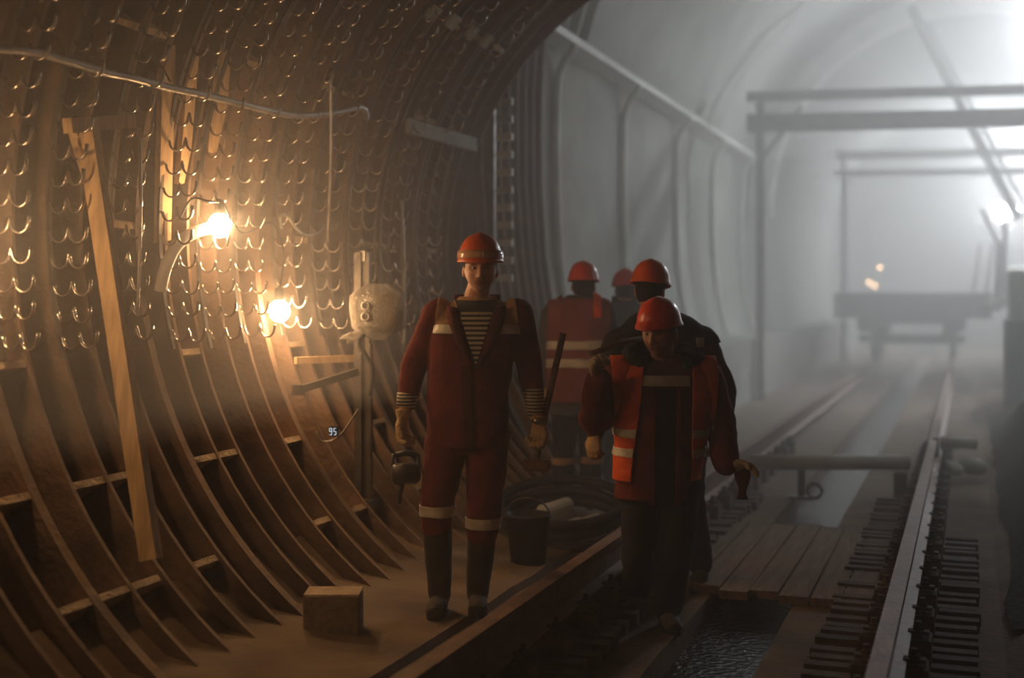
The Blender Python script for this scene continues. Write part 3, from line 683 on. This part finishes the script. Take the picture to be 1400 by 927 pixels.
def helmet(root, HM, m, peak=.05, visor=False, name='helmet'):
    """hard hat in the head frame HM, peak towards -Y"""
    def shell(sc, zc):
        rs = []
        for i in range(17):
            t = i/16; a = t*math.pi/2; row = []
            for k in range(48):
                th = 2*math.pi*k/48; fr = max(0, -math.cos(th)*-1)
                front = max(0, math.cos(th)); r = math.sin(a)**.9
                x = math.sin(th)*.106*r*sc; y = -math.cos(th)*.126*r*sc; z = zc+.132*sc*(math.cos(a)**.9)
                if i == 16: x *= 1.08; y *= 1.07+peak*3.6*front**2; z -= .003+.008*front**3
                if i == 15: x *= 1.01; y *= 1.01
                z += .006*math.exp(-(math.sin(th)*r/.16)**2)*(1-.6*t)
                row.append(HM @ Vector((x, y+.006, z)))
            rs.append(row)
        return rs
    rs = shell(1, .044)
    rim = [HM @ ((HM.inverted() @ p)+Vector((0, 0, -.008))) for p in rs[-1]]
    inn = shell(.955, .042)
    mb = MB(); mb.rings(rs+[rim]+inn[::-1]); h = mb.build(name, m, root, True)
    band = MB(); band.rings([[HM @ Vector((math.sin(k*2*math.pi/32)*rr_*.094, -math.cos(k*2*math.pi/32)*rr_*.112+.006, z)) for k in range(32)] for rr_, z in ((1, .062), (1.0, .034), (.95, .034), (.95, .062))]); band.build('head_band', M_black, h, True)
    if visor:
        v = MB(); v.rings([[HM @ Vector((math.sin(a)*.114*s_, -math.cos(a)*(.139+.006*(j == 0))*s_+.006, z)) for a in [(-1.45+2.9*k/24) for k in range(25)]] for j, (z, s_) in enumerate(((.052, 1.01), (.072, 1.0), (.090, .985), (.090, .965), (.052, .985)))], closed=False)
        vv = v.build('visor_band', M_clear, h, True)
        e = MB()
        for x, w1 in ((-.016, .006), (-.004, .006), (.010, .008)): e.box(HM @ Vector((x, -.139, .071)), (w1, .004, .020), HM.to_3x3())
        e.box(HM @ Vector((-.010, -.139, .064)), (.014, .004, .005), HM.to_3x3()); e.build('emblem', M_emblem, h)
    return h

def person(label, u0, v0, depth, spec):
    """spec in picture-plane metres: x right, y away from the viewer, z up, measured from the standing point"""
    loc = at(u0, v0, depth); t = thing('person', loc, label, 'person', rz=TH)
    G = spec.get('g', {}); vox = spec['vox']; HM = Matrix.Translation(spec['head']) @ Matrix.Rotation(spec.get('yaw', 0), 4, 'Z') @ Matrix.Rotation(spec.get('pitch', 0), 4, 'X') @ Matrix.Rotation(spec.get('roll', 0), 4, 'Y')
    sh, el, wr_, hd, hn = spec['sh'], spec['el'], spec['wr'], spec['hd'], spec['hn']; hips, kn, an = spec['hip'], spec['kn'], spec['an']
    old = spec.get('old', 0)
    # ---- body
    mb = MB(); mb.rings([[HM @ p for p in r] for r in head_pts(old, *spec.get('hres', (96, 72)))])
    for sx in (-1, 1): mb.ball(HM @ Vector((sx*.079, .012, -.012)), (.011, .018, .031), 2)
    nb = Vector(spec['neck']); hc_ = HM @ Vector((0, .022, -.06)); mb.tube([nb+Vector((0, .0, -.06)), nb, (nb+hc_)/2, hc_], [.075, .062, .057, .058], 18)
    ell(mb, [(z, cx, cy, rx*.72, ry*.72) for z, cx, cy, rx, ry in spec['torso'][:-1]], 16)
    for i in (0, 1):
        limb(mb, [sh[i], el[i], wr_[i]], [.045, .038, .029], 12); hand(mb, wr_[i], hd[i], hn[i], spec['side'][i], spec['curl'][i])
        limb(mb, [hips[i], kn[i], an[i]], [.075, .052, .038], 12); a_ = Vector(an[i]); toe = Vector(spec['toe'][i]); mb.tube([a_, a_+toe*.06+Vector((0, 0, -.04)), a_+toe*.15+Vector((0, 0, -.055))], [.035, .034, .025], 10)
    me = ev(mb.bm, vox, 2, 'body'); me.materials.append(spec['skin']); head_cols(me, HM.inverted(), old); link('body', me, None, t)
    for sx in (-1, 1):
        e = MB().ball(HM @ Vector((sx*.031, -.0765, .004)), .0098, 2).build('eye', M_eye, t, True); MB().ball(HM @ Vector((sx*.031+.001, -.0835, .004)), (.0058, .0038, .0058), 2).build('iris', M_iris, e, True)
    # ---- hair cap at the back
    mb = MB(); mb.rings([[HM @ (p*1.045+Vector((0, .004, .0))) for k_, p in enumerate(r)] for r in [[q_ for q_ in row] for row in head_pts(0, 40, 30)][:int(spec.get('hair', .55)*30)]]); hm_ = mb.bm
    bmesh.ops.bisect_plane(hm_, geom=hm_.verts[:]+hm_.edges[:]+hm_.faces[:], plane_co=HM @ Vector((0, -.035, .03)), plane_no=HM.to_3x3() @ Vector((0, -1, -.45)), clear_outer=True)
    mb.build('hair', M_hair, t, True)
    # ---- trousers
    lo_ = spec.get('leg_end', .30); mb = MB(); z0 = Vector(hips[0]).z; hx = (Vector(hips[0])+Vector(hips[1]))/2
    ell(mb, [(z0-.10, hx.x, hx.y, .13, .10), (z0-.02, hx.x, hx.y, .165, .125), (z0+.10, hx.x, hx.y, .165, .125)], 20)
    for i in (0, 1):
        k_, a_ = Vector(kn[i]), Vector(an[i]); e_ = a_+(k_-a_)*spec.get('cut', .05); limb(mb, [hips[i], (Vector(hips[i])+k_)/2+Vector((0, -.008, 0)), k_, e_], [.105, .094, .078, .070], 16)
    me = ev(mb.bm, vox*1.7, 3, 'trousers'); folds(me, .007, spec['seed'], 11, 7); me.materials.append(spec['m_tr']); tr = link('trousers', me, None, t)
    # ---- boots
    for i in (0, 1):
        k_, a_ = Vector(kn[i]), Vector(an[i]); toe = Vector(spec['toe'][i]).normalized(); mb = MB(); hgt = spec.get('boot', .28)
        top = a_+(k_-a_).normalized()*hgt; limb(mb, [top, (top+a_)/2, a_+Vector((0, 0, -.01))], [.072 if hgt > .2 else .064, .066, .054], 16)
        s_ = Vector((-toe.y, toe.x, 0)); b0 = a_+Vector((0, 0, -a_.z+.002)) if spec.get('flat', 1) else a_+Vector((0, 0, -.085))
        b0 = a_+Vector((0, 0, -.083)); up = Vector((0, 0, 1))
        mb.tube([b0-toe*.07+up*.05, b0-toe*.055+up*.045, b0+up*.046, b0+toe*.08+up*.042, b0+toe*.15+up*.036, b0+toe*.185+up*.033], [(.038, .020), (.045, .036), (.047, .042), (.042, .047), (.036, .044), (.025, .024)], 16, ref=up)
        me = ev(mb.bm, vox*1.5, 2, 'boot'); folds(me, .003, spec['seed']+3, 14, 8); me.materials.append(M_boot); bo = link('boot', me, None, t)
        so = MB(); so.rings([[b0+toe*(x*1.04+.055)+s_*y*1.06+up*z for x, y in [(math.cos(q_*.2618)*.135, math.sin(q_*.2618)*(.045+.008*math.cos(q_*.2618))) for q_ in range(24)]] for z in (-.003, .02)]); so.build('sole', M_black, bo)
    # ---- jacket
    mb = MB(); ell(mb, spec['torso'], 28, 2.4)
    for i in (0, 1):
        s0, e0, w0 = Vector(sh[i]), Vector(el[i]), Vector(wr_[i]); e_ = w0+(e0-w0).normalized()*spec.get('cuff', (.03, .03))[i]
        limb(mb, [s0, (s0+e0)/2+Vector((0, .004, .0)), e0, e_], [r_*spec.get('bulk', 1) for r_ in (.088, .080, .070, .056)], 18)
    me = ev(mb.bm, vox*1.6, 5, 'jacket'); folds(me, spec.get('fold', .007), spec['seed']+9, 8, 5); me.materials.append(spec['m_ja']); ja = link('jacket', me, None, t)
    # ---- gloves
    for i in (0, 1):
        gm = spec['gm'][i]
        if gm is None: continue
        mb = MB(); hand(mb, wr_[i], hd[i], hn[i], spec['side'][i], spec['curl'][i], .0035, .0235); d_ = Vector(hd[i]).normalized()
        mb.tube([Vector(wr_[i])-d_*spec.get('gl', .06), Vector(wr_[i])-d_*spec.get('gl', .06)*.5, Vector(wr_[i])], [.042, .036, .034], 14)
        me_ = ev(mb.bm, .0045 if vox < .006 else .008, 1, 'glove'); folds(me_, .002, 4, 30, 30); me_.materials.append(gm); link('glove', me_, None, t)
    return t, me, ja, tr, HM

V = Vector
def pix(u0, v0, ppm): return lambda u, v, y=0: V(((u-u0)/ppm, y, (v0-v)/ppm))
def collar(t, ctr, rx, ry, z0, z1, m, gap=.5, flare=1.25, name='collar'):
    mb = MB(); rs = []
    for rr_, z in ((1.0, z0), (1.03, (z0+z1)/2), (flare, z1), (flare*.94, z1+.006), (.93, (z0+z1)/2), (.9, z0)):
        rs.append([V((ctr[0]+rx*rr_*math.sin(a), ctr[1]-ry*rr_*math.cos(a), z-.045*max(0, math.cos(a))*(1 if rr_ < 1.1 else 1.6))) for a in [gap+(2*math.pi-2*gap)*k/32 for k in range(33)]])
    mb.rings(rs, closed=False); return mb.build(name, m, t, True)

# ---- 1: the man walking towards the camera
q = pix(645, 840, 279.0)
spec = dict(vox=.0046, head=q(657, 369, -.03), yaw=.03, pitch=.0, neck=q(652, 403, .02), skin=M_skin1, seed=1.3,
    torso=[(.83, -.02, 0, .195, .140), (.95, -.02, 0, .195, .138), (1.08, -.02, 0, .198, .138), (1.22, -.005, 0, .205, .142), (1.36, .015, 0, .222, .142), (1.44, .025, .005, .215, .128), (1.50, .027, .012, .160, .105), (1.545, .026, .015, .085, .080)],
    sh=[q(600, 430), q(707, 430)], el=[q(566, 500, .04), q(723, 500, .06)], wr=[q(552, 570, -.02), q(736, 578, -.03)],
    hd=[V((-.04, -.12, -1)), V((.0, -.05, -1))], hn=[V((.75, -.5, 0)), V((-.55, -.7, .0))], side=[1, -1], curl=[.62, .95], cuff=(.10, .155),
    hip=[q(612, 590), q(668, 590)], kn=[q(598, 692, -.05), q(661, 708, -.02)], an=[q(601, 813, .02), q(652, 816, .10)], toe=[V((-.12, -1, 0)), V((.05, -1, 0))],
    boot=.40, cut=.74, bulk=.9, m_tr=M_burg, m_ja=M_burg, gm=[M_glove, M_glove], gl=.035, hair=.5)
P1, jm, ja, tr, HM = person('man in orange helmet and open burgundy jacket over striped shirt, walking towards the viewer', 645, 840, 6.27, spec)
helmet(P1, HM, M_helm, .05, True)
fr = lambda c, n: n.y < .15
# yoke, reflective bars, shirt, collar, cuffs
for sx in (-1, 1):
    X0 = .026
    pl = lambda a, b: (V(a), V(b))
    side_in = [pl((X0+sx*.075, 0, 1.4), (-sx, 0, -.55)), pl((X0+sx*.205, 0, 1.4), (sx, 0, .12))]
    patch(jm, side_in+[pl((0, 0, 1.415), (0, 0, -1)), pl((0, .0, 0), (0, 1, 0))], .0025, 'yoke', M_tan, ja, None, .003)
    patch(jm, side_in+[pl((0, 0, 1.375), (0, 0, -1)), pl((0, 0, 1.418), (0, 0, 1)), pl((0, .0, 0), (0, 1, 0))], .004, 'reflective_bar', M_refl, ja, None, .003)
sc_ = .024
patch(jm, [(V((sc_, 0, 1.215)), V((1, 0, -.30)).normalized()), (V((sc_, 0, 1.215)), V((-1, 0, -.30)).normalized()), (V((0, 0, 1.50)), V((0, 0, 1))), (V((0, 0, 0)), V((0, 1, 0)))], .004, 'striped_shirt', M_stripe, ja)
patch(jm, [(V((sc_, 0, 1.22)), V((1, 0, -.32)).normalized()), (V((sc_, 0, 1.22)), V((-1, 0, -.32)).normalized()), (V((0, 0, 1.478)), V((0, 0, -1))), (V((0, 0, 1.53)), V((0, 0, 1))), (V((0, 0, 0)), V((0, 1, 0)))], .008, 'neckband', M_neck, ja)
collar(P1, (.026, .005), .098, .088, 1.475, 1.56, M_burgd, .75, 1.18)
for sx in (-1, 1):          # lapels folded back along the V
    mb = MB(); c0 = V((sc_+sx*.008, -.150, 1.22)); rs = []
    for k in range(9):
        f = k/8; z = 1.21+.29*f; yk = -.150+.055*max(0, f-.45)/.55; xi = sc_+sx*(.004+.085*f); wd_ = .018+.05*math.sin(f*math.pi*.75)
        rs.append([V((xi, yk-.012, z)), V((xi+sx*wd_*.6, yk-.016+.004*f, z+.006)), V((xi+sx*wd_, yk-.002+.012*f, z+.012)), V((xi+sx*wd_*.5, yk+.012, z)), V((xi, yk+.004, z))])
    mb.rings(rs); mb.build('lapel', M_burgd, ja, True)
# front placket seam, chest emblem, hem
patch(jm, [(V((-.02+.03, 0, 1)), V((1, 0, .03))), (V((-.02-.02, 0, 1)), V((-1, 0, -.03))), (V((0, 0, 1.225)), V((0, 0, 1))), (V((0, 0, 0)), V((0, 1, 0)))], .003, 'placket', M_burgd, ja, None, .006)
for i in (0, 1):            # striped cuffs
    e0, w0 = spec['el'][i], spec['wr'][i]; d_ = (e0-w0).normalized(); c0 = spec['cuff'][i]
    mb = MB().tube([w0+d_*(c0-.055 if i == 0 else c0-.115), w0+d_*(c0-.02), w0+d_*(c0+.01)], [.044, .050, .055], 20); mb.build('striped_cuff', M_cuff, ja, True)
for i in (0, 1):            # knee bands on the trousers
    z = .52 if i == 0 else .455; c_ = spec['kn'][i]
    patch(tr.data, [(V((0, 0, z-.026)), V((0, 0, -1))), (V((0, 0, z+.026)), V((0, 0, 1)))], .006, 'knee_band', M_refl, tr, lambda c, n, cx=c_.x: abs(c.x-cx) < .13)
# wristwatch
wp = spec['wr'][1]+V((0, .0, .012)); mb = MB().lathe([(.033, -.009), (.036, -.008), (.036, .008), (.033, .009)], 20, wp, (spec['el'][1]-spec['wr'][1])); wa = mb.build('watch', M_steel, P1, True)
MB().lathe([(.017, -.004), (.017, .006), (.014, .008)], 16, wp+V((-.008, -.036, 0)), (-.2, -1, 0)).build('watch_face', M_hook, wa, True)
# sledgehammer in his left hand
hb = at(733, 636, 6.24); t = thing('sledgehammer', hb, 'sledgehammer held head down in the right-hand glove of the man in front', 'hammer', rz=TH)
MB().tube([V((.0, .0, -.03)), V((.01, .01, .10)), V((.075, .05, .38)), V((.135, .09, .64))], [(.013, .017)]*4, 10).build('handle', M_woodd, t, True)
mb = MB().box((0, 0, 0), (.135, .062, .056)); bmesh.ops.bevel(mb.bm, geom=mb.bm.edges[:], offset=.009, segments=2, affect='EDGES'); mb.build('hammer_head', M_rail, t)
# dark power tool in the other hand
hb = at(555, 632, 6.22); t = thing('hand_tool', hb, 'dark steel hand tool carried in the left-hand glove of the man in front', 'tool', rz=TH)
MB().tube([V((-.05, 0, .035)), V((.0, 0, .045)), V((.05, .0, .035))], .014, 10).build('grip', M_black, t, True)
for sx in (-1, 1): MB().tube([V((sx*.058, 0, .04)), V((sx*.064, 0, -.01)), V((sx*.05, 0, -.045))], .010, 8).build('handle_bar', M_steel, t, True)
MB().lathe([(.03, -.07), (.05, -.06), (.052, .05), (.04, .065), (.015, .07)], 18, (0, 0, -.055), (1, .3, 0)).build('motor', M_steel, t, True)
MB().tube([V((-.02, 0, -.09)), V((-.03, 0, -.15)), V((-.03, 0, -.20))], [.02, .014, .010], 10).build('chuck', M_steel, t, True)

# ---- 2: the older man in the orange vest
q = pix(905, 862, 274.0)
spec = dict(vox=.0046, head=q(896, 454, -.17), yaw=-.48, pitch=.07, roll=-.03, neck=q(905, 493, -.05), skin=M_skin2, seed=4.1, old=1,
    torso=[(.66, -.03, .03, .20, .15), (.78, -.025, .03, .20, .15), (.92, -.01, .02, .205, .155), (1.06, .0, .0, .22, .16), (1.18, .0, -.02, .232, .155), (1.27, .0, -.035, .22, .14), (1.33, .0, -.045, .165, .115), (1.37, .0, -.05, .09, .085)],
    sh=[q(846, 513, -.03), q(960, 513, -.02)], el=[q(812, 572, -.07), q(984, 575, .02)], wr=[q(813, 512, -.29), q(988, 634, -.10)],
    hd=[V((-.08, -.1, 1)), V((.80, -.25, .12))], hn=[V((.6, -.75, 0)), V((.1, -.5, -.7))], side=[-1, 1], curl=[1.15, .42],
    hip=[q(878, 660, .03), q(932, 660, .03)], kn=[q(872, 760, .0), q(920, 762, -.06)], an=[q(876, 822, .24), q(912, 833, .0)], toe=[V((-.1, -1, 0)), V((.1, -1, 0))],
    boot=.30, m_tr=M_trouserd, m_ja=M_burgm, gm=[M_glovew, M_glovew], hair=.55, bulk=1.12, cuff=(.02, .02), fold=.009, gl=.015)
P2, jm, ja, tr, HM = person('older stooping man in red helmet and open orange safety vest with a raised fist', 905, 862, 6.4, spec)
helmet(P2, HM, M_helm2, .075)
vt = None
for sx in (-1, 1):
    xo = .0; far = .17 if sx < 0 else .225
    pls = [(V((xo+sx*.125, 0, 1.1)), V((-sx, 0, -.10 if sx < 0 else .0)).normalized()), (V((xo+sx*.255, 0, 1.1)), V((sx, 0, 0))), (V((0, 0, .76)), V((0, 0, -1))), (V((0, 0, 1.36)), V((0, 0, 1))), (V((0, .06, 0)), V((0, 1, 0)))]
    tst = (lambda c, n, s_=sx: s_*c.x < .255 and not (c.z < 1.16 and n.x*s_ < -.5))
    vt = patch(jm, pls, .012, 'vest_panel', M_orange, ja, tst, .006)
    for z in (1.00, .90):
        patch(jm, pls+[(V((0, 0, z-.022)), V((0, 0, -1))), (V((0, 0, z+.022)), V((0, 0, 1)))], .021, 'reflective_band', M_refl, ja, tst, .003)
patch(jm, [(V((.115, 0, 1.2)), V((1, 0, 0))), (V((-.125, 0, 1.2)), V((-1, 0, 0))), (V((0, 0, 1.232)), V((0, 0, -1))), (V((0, 0, 1.282)), V((0, 0, 1))), (V((0, 0, 0)), V((0, 1, 0)))], .006, 'chest_band', M_refl, ja, None, .003)
patch(jm, [(V((.05, 0, 1)), V((1, 0, 0))), (V((-.06, 0, 1)), V((-1, 0, 0))), (V((0, 0, 1.22)), V((0, 0, 1))), (V((0, 0, 0)), V((0, 1, 0)))], .004, 'dark_sweater', M_dark, ja, None, .004)
for sx in (-1, 1): patch(jm, [(V((sx*.075, 0, 1)), V((sx, 0, 0))), (V((sx*.05, 0, 1)), V((-sx, 0, 0))), (V((0, 0, 1.23)), V((0, 0, 1))), (V((0, 0, 0)), V((0, 1, 0)))], .004, 'front_edge', M_burg, ja, None, .012)
# black fur collar
mb = MB(); cp_ = [V((.15*math.sin(a)*1.05, -.045-.12*math.cos(a), 1.335+.03*(1-math.cos(a)))) for a in [.55+(2*math.pi-1.1)*k/20 for k in range(21)]]
mb.tube(cp_, [.032+.022*math.sin(math.pi*k/20) for k in range(21)], 12); me = ev(mb.bm, .008, 2, 'fur_collar'); folds(me, .012, 3, 40, 40); me.materials.append(M_dark); link('fur_collar', me, None, ja)
# rag in his hand
rg = at(1015, 652, 6.3); mb = MB(); rs = []
for i in range(8):
    z = .05-.16*i/7; rr_ = .030+.012*math.sin(i*.9); rs.append([V((rr_*math.cos(k*.5236)*(1+.25*noise.noise(V((k, i*.6, 1)))), .6*rr_*math.sin(k*.5236), z)) for k in range(12)])
mb.rings(rs); mb.build('rag', M_burgd, smooth=True, label='dark red rag hanging from the glove of the older man in the vest', cat='rag', loc=rg)
# rod in the raised fist
fs = at(817, 478, 6.1); MB().tube([V((-.03, 0, -.02)), V((.05, .25, .03)), V((.16, .62, .05))], .013, 10).build('carrying_pole', M_woodd, smooth=True, label='wooden pole gripped in the raised fist of the older man', cat='pole', loc=fs)

# ---- 3: the man close behind him, back turned
q = pix(915, 793, 243.0)
spec = dict(vox=.007, head=q(889, 398, .0), yaw=2.75, pitch=.12, roll=-.05, neck=q(900, 435, .0), skin=M_skin2, seed=6.7, hres=(64, 48),
    torso=[(.66, .0, 0, .21, .15), (.80, .0, 0, .21, .15), (1.0, -.01, 0, .22, .155), (1.18, -.02, 0, .245, .16), (1.32, -.03, 0, .255, .155), (1.40, -.04, 0, .235, .14), (1.46, -.05, 0, .17, .115), (1.50, -.06, 0, .09, .085)],
    sh=[q(850, 472, .0), q(958, 470, .0)], el=[q(822, 545, .02), q(990, 540, .03)], wr=[q(812, 592, -.08), q(985, 600, .16)],
    hd=[V((-.05, -.1, -1)), V((-.05, .2, -1))], hn=[V((.5, .7, 0)), V((-.5, .7, 0))], side=[-1, 1], curl=[.6, .6],
    hip=[q(893, 590), q(937, 590)], kn=[q(903, 690, -.03), q(946, 690, .03)], an=[q(915, 775, .05), q(958, 775, .0)], toe=[V((-.1, 1, 0)), V((.1, 1, 0))],
    boot=.30, m_tr=M_trouserd, m_ja=M_burgd, gm=[M_glove, M_glove], hair=.72, bulk=1.04, fold=.010)
P3, jm, ja, tr, HM = person('man in red helmet and dark padded jacket directly behind the older man in the vest', 915, 793, 7.2, spec)
helmet(P3, HM, M_helm, .045)
patch(jm, [(V((0, 0, 1.30)), V((.12, 0, -1)).normalized())], .006, 'dark_yoke', M_dark, ja, None, .006)
patch(jm, [(V((.165, 0, 1.3)), V((1, 0, 0))), (V((.125, 0, 1.3)), V((-1, 0, 0))), (V((0, 0, 1.315)), V((0, 0, -1))), (V((0, 0, 1.36)), V((0, 0, 1))), (V((0, 0, 0)), V((0, 1, 0)))], .016, 'reflective_tab', M_refl, ja, None, .003)
collar(P3, (-.055, .0), .10, .095, 1.45, 1.53, M_dark, .3, 1.05)

# ---- 4: the man in the red vest walking away
q = pix(790, 707.7, 194.7)
spec = dict(vox=.008, head=q(798, 391, .0), yaw=3.0, pitch=.05, neck=q(795, 410, .0), skin=M_skin2, seed=8.8, hres=(64, 48),
    torso=[(.72, -.0, 0, .20, .14), (.85, .0, 0, .20, .14), (1.0, .0, 0, .205, .14), (1.2, .0, 0, .22, .145), (1.38, .0, 0, .235, .145), (1.46, .01, 0, .22, .13), (1.52, .015, 0, .155, .105), (1.56, .02, 0, .085, .08)],
    sh=[q(757, 428), q(825, 428)], el=[q(748, 480, .02), q(837, 482, .02)], wr=[q(750, 528, .05), q(836, 530, .05)],
    hd=[V((0, .1, -1)), V((0, .1, -1))], hn=[V((.7, .5, 0)), V((-.7, .5, 0))], side=[-1, 1], curl=[.5, .5],
    hip=[q(775, 545), q(806, 545)], kn=[q(771, 612, -.03), q(808, 612, .05)], an=[q(770, 678, .04), q(808, 678, .0)], toe=[V((-.1, 1, 0)), V((.1, 1, 0))],
    boot=.28, m_tr=M_trouserd, m_ja=M_greycloth, gm=[M_glove, M_glove], hair=.72)
P4, jm, ja, tr, HM = person('man in dusty red vest with two pale bands walking away towards the fog', 790, 707.7, 9.0, spec)
helmet(P4, HM, M_helm2, .045)
body = [(V((.215, 0, 1.1)), V((1, 0, 0))), (V((-.205, 0, 1.1)), V((-1, 0, 0)))]
patch(jm, body+[(V((0, 0, .82)), V((0, 0, -1))), (V((0, 0, 1.53)), V((0, 0, 1)))], .012, 'vest', M_redvest, ja, None, .006)
for z in (1.215, 1.09): patch(jm, body+[(V((0, 0, z-.03)), V((0, 0, -1))), (V((0, 0, z+.03)), V((0, 0, 1)))], .021, 'reflective_band', M_refl, ja, None, .003)
for sx in (-1, 1): patch(jm, [(V((sx*.10, 0, 0)), V((-sx, 0, 0))), (V((sx*.15, 0, 0)), V((sx, 0, 0))), (V((0, 0, 1.40)), V((0, 0, -1)))], .021, 'shoulder_band', M_orange if sx > 0 else M_redvest, ja, None, .003)
for i in (0, 1): patch(tr.data, [(V((0, 0, .38)), V((0, 0, -1))), (V((0, 0, .43)), V((0, 0, 1)))], .006, 'leg_band', M_tan, tr, lambda c, n, cx=spec['kn'][i].x: abs(c.x-cx) < .1)

# ---- 5: the man furthest away
q = pix(853, 669, 170.0)
spec = dict(vox=.009, head=q(855, 397, .0), yaw=3.1, pitch=.05, neck=q(854, 418, .0), skin=M_skin2, seed=11.8, hres=(64, 48),
    torso=[(.70, .0, 0, .20, .14), (.85, .0, 0, .20, .14), (1.0, .0, 0, .21, .14), (1.2, .0, 0, .225, .145), (1.36, .0, 0, .235, .145), (1.43, .0, 0, .22, .13), (1.48, .0, 0, .155, .105), (1.52, .0, 0, .085, .08)],
    sh=[q(820, 432), q(886, 432)], el=[q(812, 480, .02), q(894, 480, .02)], wr=[q(814, 525, .05), q(892, 525, .05)],
    hd=[V((0, .1, -1)), V((0, .1, -1))], hn=[V((.7, .5, 0)), V((-.7, .5, 0))], side=[-1, 1], curl=[.5, .5],
    hip=[q(838, 530), q(868, 530)], kn=[q(836, 595, -.03), q(870, 595, .05)], an=[q(836, 653, .04), q(870, 653, .0)], toe=[V((-.1, 1, 0)), V((.1, 1, 0))],
    boot=.28, m_tr=M_trouserd, m_ja=M_greycloth, gm=[M_glove, M_glove], hair=.72)
P5, jm, ja, tr, HM = person('man in red helmet and dark grey jacket furthest away, half hidden behind the others', 853, 669, 10.3, spec)
helmet(P5, HM, M_helm2, .045)
collar(P5, (.005, .0), .10, .095, 1.48, 1.55, M_dark, .3, 1.05)
# ================================================================== HAZE
def fog(name, lo, hi, dens, label, g=.35, col=(1, 1, 1)):
    m = bpy.data.materials.new(name); m.use_nodes = True; nt = m.node_tree; nt.nodes.clear()
    vs = nt.nodes.new('ShaderNodeVolumeScatter'); vs.inputs['Color'].default_value = (*col, 1); vs.inputs['Density'].default_value = dens; vs.inputs['Anisotropy'].default_value = g
    o = nt.nodes.new('ShaderNodeOutputMaterial'); nt.links.new(vs.outputs[0], o.inputs['Volume'])
    lo, hi = Vector(lo), Vector(hi)
    MB().box((lo+hi)/2, hi-lo).build(name, m, label=label, cat='haze', kind='stuff')
fog('dust_haze', (-2.74, Y0+.2, -.5), (2.4, 7.38, 5.2), FOG_NEAR, 'thin dust haze over the track in the ribbed tunnel', .3)
fog('drifting_fog', (-2.74, 7.40, -.5), (2.4, YE+.02, 5.2), .065, 'pale fog drifting out of the chamber over the track', .35)
fog('lamp_steam', (-4.6, Y0+.2, 1.0), (-2.76, YE+.02, 5.2), FOG_WALL, 'brown dust and steam hanging along the left wall around the bulbs', .35)
fog('chamber_fog', (-4.6, YE+.04, -.5), (4.6, YF-.2, 7.0), FOG_FAR, 'thick pale fog filling the far chamber')
